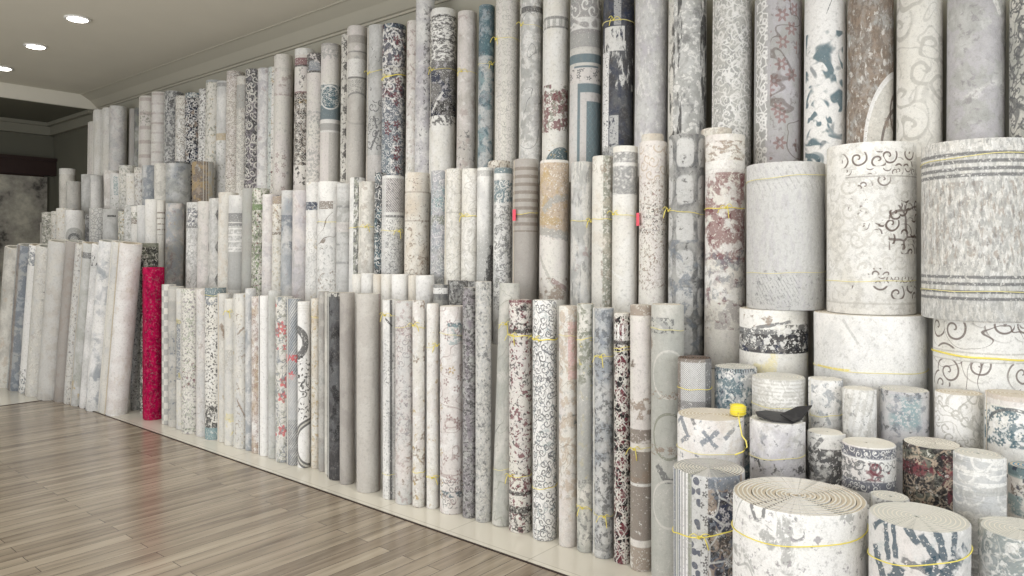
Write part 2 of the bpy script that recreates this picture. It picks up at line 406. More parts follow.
for i, x in enumerate((-6.5, -5.1, -3.7, -2.3, -.9, .5)):
    l = bpy.data.lights.new('downlight_beam', 'SPOT'); l.energy = SPOT_W; l.spot_size = math.radians(115); l.spot_blend = .7; l.shadow_soft_size = .07; l.color = (1, .95, .88)
    o = bpy.data.objects.new('downlight_beam', l); COL.objects.link(o); o.location = (x, 2.75, CEIL-.04)

# ------------------------------------------------------------------ carpet rolls
M_back = plain('carpet_backing', (222,219,210), .9, .2, .15, 180, .06)
M_backY = plain('carpet_backing_beige', (205,194,176), .9, .2, .15, 180, .06)
M_backG = plain('carpet_backing_grey', (206,206,200), .9, .2, .15, 180, .05)
M_backD = plain('carpet_backing_dark', (70,66,64), .9, .2, .15, 180, .05)
M_edge = plain('bound_edge', (226,222,212), .9, .2, .15, 180, .05)
M_tie = plain('yellow_twine', (238,222,110), .45, .5)
M_tieP = plain('pale_twine', (226,216,150), .45, .5)
M_pink = plain('pink_tag', (240,95,115), .5, .4)

def px_dir(px):
    a = (px-512)/F
    return FWD[0]+RGT[0]*a, FWD[1]+RGT[1]*a
def z_at(py, t): return EYE-(py-HZ)*t/F
def depth(x, y): return x*FWD[0]+y*FWD[1]

def spiral_mesh(R, H, pitch, turns, seg, oval, ph, flap, wob, loose=0):
    """returns pile and backing (verts, faces, uv, material indices, smooth) of a sheet rolled up; flap = angle of the loose outer end"""
    def shape(th): return 1+oval*cos(2*(th-ph))
    n_out = seg; total = int(round(turns*seg))
    nv = max(3, int(H/.16))
    def rad(i): return R-pitch*i/seg+(loose*pitch*(sin(2.3*i/seg)+.6*sin(5.1*i/seg))*min(1, i/seg-1) if i > seg else 0)
    def ring_pt(i, r, z, dr=0):
        th = flap-2*pi*i/seg
        k = shape(th); bump = 1+wob*sin(3*th+z*5+ph*3)*(1 if i <= seg else 0)+wob*.8*sin(z*9+ph*5)*(1 if i <= seg else 0)
        return ((r*k*bump)*cos(th), (r*k*bump)*sin(th), z), th
    P = [[], [], [], [], []]; Bk = [[], [], [], [], []]
    def strip(T, rows, i0, i1, mi, smooth, uvf=None, flip=False):
        """rows: list of (radius offset, z)"""
        v, f, uv, ms, sm = T; base = len(v); m = len(rows)
        for i in range(i0, i1+1):
            for dr, z in rows:
                p, th = ring_pt(i, rad(i)-dr, z); v.append(p)
                a = (th+pi) % (2*pi)-pi if uvf is None else th
                uv.append((th, z))
        for i in range(i1-i0):
            for j in range(m-1):
                q = (base+i*m+j, base+(i+1)*m+j, base+(i+1)*m+j+1, base+i*m+j+1)
                f.append(q if flip else q[::-1]); ms.append(mi); sm.append(smooth)
    c = .004
    tp, tb = pitch*.32, pitch*(.965 if loose else .998)
    drop = .003 if loose else .0006
    if tp < c: c = tp*.7
    zr = [c+(H-2*c)*k/nv for k in range(nv+1)]
    # pile layer
    strip(P, [(c, 0)]+[(0, z) for z in zr]+[(c, H)], 0, min(seg, total), 0, True)
    if total > seg: strip(P, [(0, 0), (0, H)], seg, total, 0, True)
    strip(P, [(c, H), (tp+.0008, H)], 0, min(seg, total), 1, False)
    if total > seg: strip(P, [(0, H), (tp, H)], seg, total, 1, False)
    strip(P, [(tp, 0), (c, 0)], 0, total, 1, False)
    strip(P, [(tp, H), (tp, 0)], 0, total, 0, True)
    # backing layer
    strip(Bk, [(tp+.0002, 0), (tp+.0002, H-drop)], 0, total, 0, True)
    strip(Bk, [(tp+.0002, H-drop), (tb, H-drop)], 0, total, 0, False)
    strip(Bk, [(tb, H-drop), (tb, 0)], 0, total, 0, True)
    strip(Bk, [(tb, 0), (tp+.0002, 0)], 0, total, 0, False)
    # end caps of the sheet
    for T, a, b in ((P, 0, tp), (Bk, tp+.0002, tb)):
        for i in (0, total):
            v, f, uv, ms, sm = T; k = len(v)
            for dr, z in ((a, 0), (b, 0), (b, H-drop), (a, H-drop)):
                p, th = ring_pt(i, rad(i)-dr, z); v.append(p); uv.append((th, z))
            f.append((k, k+1, k+2, k+3)); ms.append(0); sm.append(False)
    return P, Bk

USED = []
def unwrap(th):
    while th > pi: th -= 2*pi
    while th < -pi: th += 2*pi
    return th

def make_roll(x, y, R, z0, z1, nm, label, group, base, layers, px, opt):
    """one rolled-up carpet standing at (x, y); front = side that looks at the camera"""
    lx, ly = opt.get('lean', (0, 0)); H = sqrt((z1-z0)**2+lx*lx+ly*ly)
    t = thing('carpet_roll', label, 'carpet roll', (x, y, z0), group)
    face = atan2(-y, -x)
    # lean: tilt about the base, then turn the front to the camera
    from mathutils import Matrix, Vector
    ax = Vector((lx, ly, z1-z0)).normalized(); q = Vector((0, 0, 1)).rotation_difference(ax)
    t.rotation_mode = 'QUATERNION'
    t.rotation_quaternion = q @ Matrix.Rotation(face, 4, 'Z').to_quaternion()
    d = depth(x, y); df = d-R*.95
    seed = len(USED)+1; rnd = random.Random(seed*17); USED.append(label)
    seen_top = z1 < EYE+.05
    pitch = opt.get('pitch', .013 if R < .1 else .015 if R < .15 else .017)
    turns = min(opt.get('turns', 30), max(1.2, (R-.012)/pitch)) if seen_top else min(2.2, (R-.012)/pitch)
    seg = 28 if R < .1 else 40
    if seen_top: seg = 48 if d > 3.2 else 84
    loose = opt.get('loose', .0)
    if d > 6: seg = 22
    flap = opt.get('flap', rnd.choice([2.6, -2.7, 3.0, -2.4, 1.35, -1.9]))
    OV = opt.get('oval', rnd.uniform(.003, .012)); PH = rnd.uniform(0, pi)
    P, Bk = spiral_mesh(R, H, pitch, turns, seg, OV, PH, flap, opt.get('wob', .004 if R < .15 else .003), loose)
    hw = R*F/d*sqrt(1+((px-512)/F)**2)
    def to_u(xx):
        s_ = max(-.999, min(.999, (xx-px)/hw)); return R*math.asin(s_)
    def to_v(yy): return z1-z_at(yy, df)
    mat = carpet_material(nm.replace(' ', '_'), base, [L(to_u, to_v, R, H) if callable(L) else L for L in layers], seed*2.3, to_u, to_v)
    # uv: u in metres round from the front, v from the top
    def uvs(T): return [(0, 0)]*len(T[0])
    o = None
    v, f, _, ms, sm = P
    me_uv = []
    for fc in f:
        us = [atan2(v[i][1], v[i][0]) for i in fc]
        if max(us)-min(us) > pi: us = [u if u > 0 else u+2*pi for u in us]
        me_uv += [(u*R, H-v[i][2]) for u, i in zip(us, fc)]
    edge = opt.get('edge', M_edge)
    o = link_mesh('pile', v, f, [mat, edge], t, None, ms, sm)
    ul = o.data.uv_layers.new(name='face'); ul.data.foreach_set('uv', [c for p in me_uv for c in p])
    v, f, _, ms, sm = Bk
    link_mesh('backing', v, f, opt.get('back', rnd.choice([M_back, M_back, M_backY, M_backG])), t, None, None, sm)
    for tie in opt.get('tie', ()):
        yy = tie[0]; hh = z_at(yy, df)-z0; kn = tie[1] if len(tie) > 1 else None; dz = tie[2] if len(tie) > 2 else rnd.uniform(-.012, .012)
        fat = tie[3]*.75 if len(tie) > 3 else .0019
        mtie = rnd.choice([M_tie, M_tieP]) if len(tie) < 5 else tie[4]
        m = MB(); pts = []
        for k in range(40):
            th = 2*pi*k/40; rr = (R-pitch*(((flap-th)/(2*pi)) % 1))*(1+OV*cos(2*(th-PH)))+.0025
            pts.append((rr*cos(th), rr*sin(th), hh+dz*sin(th)+.002*sin(5*th)))
        m.tube(pts, fat, 5, True, .8)
        st = m.build('tie_string', mtie, t, True)
        if kn is not None:
            ku = to_u(kn)/R; kr = (R-pitch*(((flap-ku)/(2*pi)) % 1))*(1+OV)+.005; cx, cy, cz = kr*cos(ku), kr*sin(ku), hh+dz*sin(ku)
            m = MB(); m.lathe([(.001, -.006), (.006, -.005), (.008, 0), (.006, .005), (.001, .006)], 10, (cx, cy, cz))
            for sgn, ln, dr in rnd.choice((((1, .04, .35), (-1, .035, .1), (.7, .05, -.8)), ((1, .03, .2), (-.9, .045, -.6), (.3, .05, -1.1)), ((1, .05, -.2), (-1, .03, .3), (-.6, .045, -.9)))):
                p = []
                for k in range(7):
                    s_ = k/6; p.append((cx+.006+.012*sin(s_*3), cy+sgn*ln*s_, cz+ln*dr*s_*s_+.018*sin(s_*pi)))
                m.tube(p, .0026, 5, False, .6)
            m.build('knot', M_tie, st, True)
    if 'tag' in opt:
        tx, ty = opt['tag']; u = to_u(tx)/R; hh = z_at(ty, df)-z0; r2 = R*1.02+.004
        m = MB(); k = 0
        for dth, dr in ((-.028, 0), (.028, 0), (.028, .003), (-.028, .003)):
            th = u+dth/R*.5
            for zz in (-.036, .036): m.v.append(((r2+dr)*cos(th), (r2+dr)*sin(th), hh+zz))
        m.f = [(0, 1, 3, 2), (4, 5, 7, 6), (2, 3, 5, 4), (6, 7, 1, 0), (0, 2, 4, 6), (1, 7, 5, 3)]
        g = m.build('tag', M_pink, t); g['label'] = 'small pink tag'
    return t

# pattern layer shorthands ------------------------------------------------
def _l(t, c, p, kw): d = dict(t=t, c=c, p=p); d.update(kw); return d
def n(c, *p, **k): return _l('n', c, p, k)
def wv(c, *p, **k): return _l('wv', c, p, k)
def sp(c, *p, **k): return _l('sp', c, p, k)
def fw(c, *p, **k): return _l('fl', c, p, k)
def vr(c, *p, **k): return _l('vr', c, p, k)
def ve(c, *p, **k): return _l('ve', c, p, k)
def one(c, **k): return _l('one', c, (), k)
def sv(c, *p, **k): return _l('sv', c, p, k)
def su(c, *p, **k): return _l('su', c, p, k)
def hx(c, *p, **k): return _l('hx', c, p, k)
def ck(c, *p, **k): return _l('ck', c, p, k)
def dm(c, *p, **k): return _l('dm', c, p, k)
def pane(c, *p, **k): return _l('pane', c, p, k)
def ci(c, x, y, r, wd=None, **k):      # circle at a point of the face
    return lambda tu, tv, R, H: _l('ci', c, (tu(x), tv(y), r) if wd is None else (tu(x), tv(y), r, wd), k)
def bar(c, x0, y0, x1, y1, wd, **k):
    return lambda tu, tv, R, H: _l('bar', c, (tu(x0), tv(y0), tu(x1), tv(y1), wd), k)

def filigree(c, s=14, **k): return [sp(c, s, .2, **k), wv(c, s*1.1, .018, **k)]
def oriental(a, b2, c, s=16): return [vr(a, s, .0, .22), fw(b2, s*.8, .3), ve(c, s*.8, .07), wv(a, s*.8, .02)]

def place_row(rows, Yc, z0, adj, group, xR_last, rmax=.15, rmin=.045, lean=(0, 0), blockers=()):
    placed = [tuple(b) for b in blockers]; out = []
    for i in range(len(rows)-1, -1, -1):
        r = rows[i]; xL, ytop, nm, base, layers = r[:5]; opt = dict(r[5]) if len(r) > 5 else {}
        yc = (Yc(xL) if callable(Yc) else Yc)+opt.get('dy', 0)
        dx, dy = px_dir(xL); l = hypot(dx, dy); dx /= l; dy /= l
        def ctr(R, yy): s_ = (yy+R*dx)/dy; return s_*dx+R*dy, s_*dy-R*dx
        def gap(R, yy):
            x, y = ctr(R, yy); return min([hypot(x-a, y-b)-R-c for a, b, c in placed] or [9])
        if not placed or 'xR' in opt:
            xr = opt.get('xR', xR_last); t_ = yc/(px_dir((xL+xr)/2)[1]); R = (xr-xL)*t_/F/2/sqrt(1+(((xL+xr)/2-512)/F)**2)
        else:
            lo, hi = rmin, opt.get('rmax', rmax)
            if gap(hi, yc) > .004: R = hi
            elif gap(lo, yc) < .003: R = lo
            else:
                for _ in range(40):
                    m_ = (lo+hi)/2
                    if gap(m_, yc) > .0035: lo = m_
                    else: hi = m_
                R = lo
        k = 0
        while gap(R, yc) < .003 and k < 60: yc += .01; k += 1
        x, y = ctr(R, yc); placed.append((x, y, R))
        d = depth(x, y); dd = d-R if ytop < HZ else d+R*.9
        z1 = min(3.80, z_at(ytop, dd))
        zb = opt.get('z0', z0(x) if callable(z0) else z0)
        px = 512+F*(x*RGT[0]+y*RGT[1])/d
        opt.setdefault('lean', lean)
        left = rows[i+1][2] if i < len(rows)-1 else None
        rt = rows[i-1][2] if i > 0 else None
        if 'label' in opt: lab = opt['label']
        elif rt: lab = '%s %s right of the %s one' % (nm, adj, rt)
        else: lab = '%s %s at the left end' % (nm, adj)
        if len(lab.split()) > 16: print('LONG', lab)
        make_roll(x, y, R, zb, z1, nm, lab, group, base, layers, px, opt)
        out.append((nm, round(x, 2), round(y, 2), round(R, 3), round(z1, 2)))
    return placed, out

# ---- front row, standing on the tiled floor
A = [
 (142, 267, 'crimson shaggy', ('M','m',22), [n('R',40,.62)], dict(label='bright crimson shaggy carpet roll in the front row', edge=plain('crimson_edge','M',.95), back=plain('crimson_back',(120,20,55),.95), xR=165)),
 (161, 284, 'grey-and-cream checked', ('C','Q'), [ck('G',.05,.055,f=.1,y=(280,450))]),
 (167, 286, 'grey and blue faded', ('q','G',9), [n('b',16,.58,y=(330,420)), sv('Q',.3,.4,a=.5)]),
 (175, 288, 'cream, blue-edged', ('C','L',6), [one('b',x=(172,180),y=(320,380),a=.8,f=.5), n('I',8,.6,a=.35)]),
 (180, 288, 'cream maroon-blotched', ('C','Q',9), [n('v',30,.56), n('R',26,.6,y=(360,392)), wv('g',14,.02,a=.5)]),
 (195, 288, 'pale lilac-grey', ('L','P',5), [n('C',10,.55,a=.5), wv('u',12,.015,a=.4)]),
 (204, 287, 'blue-banded black-spotted', ('C','W'), [one('T',y=(285,297)), n('K',34,.57,y=(303,440),det=1), n('b',14,.5,y=(295,305)), n('K',14,.5,y=(405,435)), one('t',y=(428,440),a=.9)], dict(tie=[(296,)])),
 (217, 293, 'brown triangle patterned', ('L','C',5), [bar('u',218,325,226,338,.06), bar('u',219,340,224,326,.05), bar('O',222,395,232,412,.015), n('Q',9,.5)]),
 (223, 298, 'ivory with beige block', ('Q','C',5), [one('q',y=(350,374),f=.5), n('I',9,.5,y=(414,440),a=.6), n('L',8,.5,a=.6)], dict(tie=[(312,228)])),
 (233, 293, 'cream brown-leafed', ('C','L',6), [n('u',16,.62,dist=1.5), bar('u',236,335,244,328,.015), bar('u',236,400,246,418,.014), n('O',20,.66)]),
 (244, 288, 'pale blue-grey', ('L','B',5), [n('W',9,.5,a=.5)]),
 (250, 296, 'peach floral', ('P','X',9), [n('u',34,.56,a=.6), n('W',12,.56), fw('r',14,.28,a=.5)]),
 (258, 295, 'plain white, dark-rimmed', ('Z','W',3), [], dict(back=M_backD)),
 (267, 290, 'pale mint-grey', ('L','S',5), [n('b',16,.62,a=.4)]),
 (274, 296, 'coral-flowered pale', ('C','L',7), [fw('e',7,.36,keep=.35,f=.1), fw('e',9,.34,y=(325,350),f=.05), n('s',18,.56,a=.7), wv('b',10,.025,a=.7), n('D',24,.62,y=(300,330))]),
 (286, 298, 'diagonal hatched grey', ('L','B',6), [hx('D',.022,.35,.8,a=.7,f=.3), fw('e',8,.34,y=(355,380),f=.05), one('L',y=(375,425),a=.6), hx('D',.02,.3,1,y=(420,470),a=.7)]),
 (296, 301, 'black circle ornament', ('Z','W',3), [sv('Q',.012,.2,y=(304,312),a=.8), ci('K',296,343,.10,.05,f=.1), n('W',40,.58,y=(325,365),a=.6), wv('K',8,.012,y=(360,410),f=.15), n('K',30,.66,y=(355,420),det=0), ci('K',318,445,.17,.04,f=.1), ci('C',318,445,.17,.012)]),
 (310, 298, 'narrow yellow-cream', ('C','H',7), [n('O',20,.58,a=.7), n('s',30,.62,a=.6)], dict(tie=[(318,)])),
 (317, 291, 'taupe grey speckled', ('G','Y',6), [n('D',50,.64,a=.6), n('Q',5,.55,a=.5)]),
 (323, 292, 'plain sand-coloured', ('q','C',3), []),
 (327, 292, 'charcoal mottled', ('D','k',6), [n('K',7,.56), n('G',60,.66,a=.5), n('Q',30,.5,y=(290,297))], dict(back=M_backG)),
 (338, 292, 'plain taupe', ('Y','Y',3), [n('y',3,.5,a=.4)], dict(xR=355.5)),
 (355, 293, 'wide plain stone-coloured', ('y','y',3), [n('Q',4,.5,a=.35), one('R',x=(379,390),a=.35)], dict(xR=381, wob=.002)),
 (381, 299, 'white, black-branched', ('W','L',6), [one('K',x=(389.5,392.5),f=.15), n('D',34,.58,y=(340,385),a=.8), bar('K',384,318,392,326,.01), hx('K',.02,.3,5,y=(412,500),x=(388,394),a=.7), n('D',50,.6,y=(400,500),a=.7)], dict(tie=[(316,384),(475,)])),
 (394, 300, 'dusky lilac-grey floral', ('L','P',6), [sp('v',14,.3,a=.6,y=(320,370)), n('r',18,.58,a=.5), n('v',30,.58,y=(380,440),a=.7), n('u',12,.6,y=(440,500),a=.8), n('e',30,.69,y=(310,330))], dict(tie=[(327,)])),
 (411, 300, 'cream with brown roses', ('C','P',7), [fw('u',9,.3,keep=.5), n('O',14,.6,y=(400,500)), n('u',18,.6,y=(455,500)), n('W',14,.56)], dict(tie=[(327,413),(473,)])),
 (425, 303, 'creamy gold-fringed', ('C','W',6), [n('O',16,.62), n('W',9,.5), n('u',30,.64,y=(480,495)), n('P',8,.5,a=.5)], dict(tie=[(347,437),(478,432)])),
 (438, 305, 'pink blossom', ('Z','P',4), [n('P',7,.5,a=.9), fw('r',10,.24,keep=.45,a=.7), fw('O',8,.2,keep=.25), one('T',y=(323,327),x=(447,462),f=.5), n('t',20,.5,y=(324,345),x=(447,466),a=.6), n('T',20,.48,y=(492,498)), sp('D',14,.2,y=(480,509),a=.7), wv('r',5,.012,a=.5)], dict(xR=467, dy=-.02, tie=[(335,)])),
 (461, 287, 'dark plum-grey mottled', ('v','G',16), [n('k',30,.53,a=.8,sv=1.5), n('L',40,.6,a=.6)]),
 (474, 281, 'grey relief-patterned', ('G','L',12), filigree('Q',13,a=.7)+[n('D',22,.57,a=.7), n('Q',34,.56)]),
 (490, 283, 'leaning sage-green', ('S','Q',5), [n('G',26,.6,a=.6), bar('D',486,440,496,427,.005), wv('s',5,.01,a=.5)], dict(lean=(0,.07), tie=[(325,499),(471,)])),
 (508, 299, 'cream, maroon-spotted', ('C','P',4), [n('K',20,.61,det=1,dist=1.6,f=.1), n('R',28,.6,det=1,f=.1), one('R',y=(298,303)), n('K',9,.5,y=(303,311)), one('K',y=(329.5,333.5)), n('K',26,.57,y=(311,328),f=.1), one('K',y=(492,496)), n('R',26,.53,y=(478,492)), one('K',y=(507,514),f=.4), n('K',26,.53,y=(514,532)), su('K',.02,.6,y=(326,329))], dict(xR=532, tie=[(336,512,0,.005),(477,510)])),
 (531, 299, 'white and blue filigree', ('Z','W',4), filigree('D',15,f=.15)+[vr('b',16,.16,.22,a=.7), n('t',12,.6,a=.35)], dict(xR=557.5, tie=[(340,534,0,.006),(489,)])),
 (557, 305, 'peachy beige', ('C','P',6), [one('e',y=(322,380),x=(568,580),a=.35), n('X',14,.52,a=.7), n('T',9,.52,y=(415,425),a=.7), wv('u',6,.012,a=.5), n('G',22,.6,a=.5), n('P',6,.4,y=(500,560),a=.8)], dict(tie=[(336,)])),
 (575, 303, 'olive-flecked grey', ('S','C',8), [n('s',18,.52,y=(303,385),a=.9), n('I',16,.62,a=.5,y=(340,480)), one('G',y=(385,480),a=.75,soft=.05), n('D',20,.56,y=(480,550),a=.6)], dict(tie=[(339,),(509,582)])),
 (592, 307, 'denim-grey mottled', ('B','L',7), [n('D',24,.53,a=.8), n('k',16,.6,y=(400,460),a=.7), n('L',9,.55,a=.6), n('b',12,.5,y=(310,345),a=.5), one('D',y=(545,552),a=.4)], dict(tie=[(357,600),(517,604)])),
 (612, 312, 'dark red oriental', ('K','k',5), oriental('R','P','C',20)+[dm('R',.15,.17,.22,fill=1,f=.4), dm('P',.15,.17,.03,r=.26), fw('C',12,.3,k=6), vr('C',22,.3,.36), one('C',y=(311,316)), su('Z',.028,.1,y=(325,341),x=(612,632)), one('k',y=(341,345))], dict(tie=[(348,),(351,)])),
 (629, 304, 'brown and ivory banded', ('C','P',6), [n('u',9,.45,y=(304,316)), n('U',9,.5,y=(360,368),a=.9), n('u',12,.48,y=(398,420),a=.8), n('U',8,.38,y=(430,444),a=.8), one('U',y=(452,541),f=.12), one('W',y=(484,487)), n('u',7,.5,y=(455,484)), n('W',26,.66,y=(490,541),f=.1), n('u',9,.45,y=(548,575),a=.8)], dict(tie=[(449,634)])),
 (650, 303, 'sage oval-patterned', ('Q','S',5), [one('S',y=(330,600),a=.6), ci('u',650,345,.028), n('D',26,.5,y=(318,334),x=(648,674)), bar('G',655,318,668,330,.02), bar('D',656,466,668,482,.03), bar('D',681,476,668,482,.02), ci('s',669,437,.11,.012,e=.8), ci('Q',669,375,.115,.01,e=.8), ci('Q',669,505,.115,.01,e=.8), n('u',30,.52,y=(392,400)), n('u',30,.52,y=(447,457))], dict(xR=684, tie=[(330,)])),
]
GA = 'carpet rolls of the front row'
def YA(x): return 3.28 if x > 474 else 3.25 if x > 455 else 3.17 if x > 330 else 3.2
PA, oA = place_row(A, YA, .003, 'front-row carpet roll', GA, 684, rmax=.15)

# ---- far left bundle, leaning to the right
Lr = [
 (-7, 247, 'cream plain', ('C','q',5), [n('X',9,.6,a=.5)]),
 (6, 245, 'slate blue', ('B','G',5), [n('b',8,.5,a=.8), one('u',x=(-9,9),a=.6)]),
 (17, 245, 'white with blue crest', ('Z','W',4), [n('b',20,.48,y=(246,265)), n('D',26,.55,y=(370,400)), n('T',24,.58,y=(380,400))]),
 (23, 246, 'ivory, black diamond', ('C','L',9), [one('K',x=(34,37),y=(298,300),a=.9), dm('K',.5,.09,.15,fill=1,y=(283,300),a=.8), wv('u',16,.02,a=.4), n('Q',12,.5)]),
 (36, 241, 'wide dove-grey', ('y','Q',4), [n('L',6,.5,a=.6)]),
 (52, 241, 'dark taupe', ('Y','Y',4), [n('u',6,.56,a=.25)]),
 (62, 244, 'floral grey-white', ('Q','L',7), [n('D',28,.6,a=.7), n('u',20,.6,a=.6)]),
 (69, 243, 'grey-topped greenish white', ('L','S',6), [one('D',y=(252,258),f=.4), n('s',18,.6,a=.4,y=(360,420)), n('O',18,.6,y=(380,400),a=.7)]),
 (78, 244, 'white, black-flecked', ('Z','L',5), [n('K',26,.55,y=(255,266)), n('r',30,.66,y=(280,330))]),
 (84, 241, 'pale blue-white', ('Z','B',4), [n('W',6,.5,a=.8)]),
 (97, 242, 'slim cream', ('C','L',4), [one('O',x=(104,107),a=.5)]),
 (104, 243, 'broad pinkish-white', ('P','Z',4), [n('Z',4,.5,a=.5), n('H',6,.6,a=.35)], dict(xR=128, wob=.002)),
 (129, 243, 'grey flecked', ('G','L',26), [n('D',40,.55)], dict(lean=(.03,0), rmax=.06, dy=.22)),
 (139, 243, 'olive dark-patterned', ('s','k',16), [n('K',20,.5), n('C',28,.6), vr('C',12,.2,.28,a=.7), one('s',y=(240,247))], dict(lean=(.02,0), rmax=.085, dy=.25)),
]
for q in Lr[:12]:
    if len(q) == 5: Lr[Lr.index(q)] = q+(dict(lean=(.29, .02)),)
    else: q[5]['lean'] = (.29, .02)
PL, oL = place_row(Lr, lambda x: 2.86+.19*min(1, max(0, (x+7)/111)), .003, 'leaning carpet roll', 'leaning carpet rolls at the far left', 142, rmax=.15, blockers=PA)

# ---- short rolls showing between the front and the middle row
AB = [
 (351, 274, 'creamy', ('W','C',4), []),
 (360, 273, 'off-white', ('W','L',4), []),
 (372, 274, 'sand-coloured', ('H','C',4), []),
 (380, 274, 'pure white', ('Z','C',4), []),
 (390, 274, 'broad white', ('Z','W',4), []),
 (407, 275, 'narrow beige', ('C','H',4), []),
 (414, 275, 'cool white', ('Z','L',4), []),
 (432, 284, 'grey and white banded', ('G','D',12), [one('Z',y=(288,294)), one('D',y=(294,300),a=.5)]),
 (447, 280, 'dark green-grey mottled', ('G','D',14), [n('k',24,.52), n('L',30,.62)], dict(back=M_backD)),
 (466, 281, 'dark grey flecked', ('D','G',14), [n('k',24,.55)], dict(back=M_backD)),
]
place_row(AB, 3.485, .003, 'stub behind the front row,', 'short carpet rolls behind the front row', 480, rmax=.072)

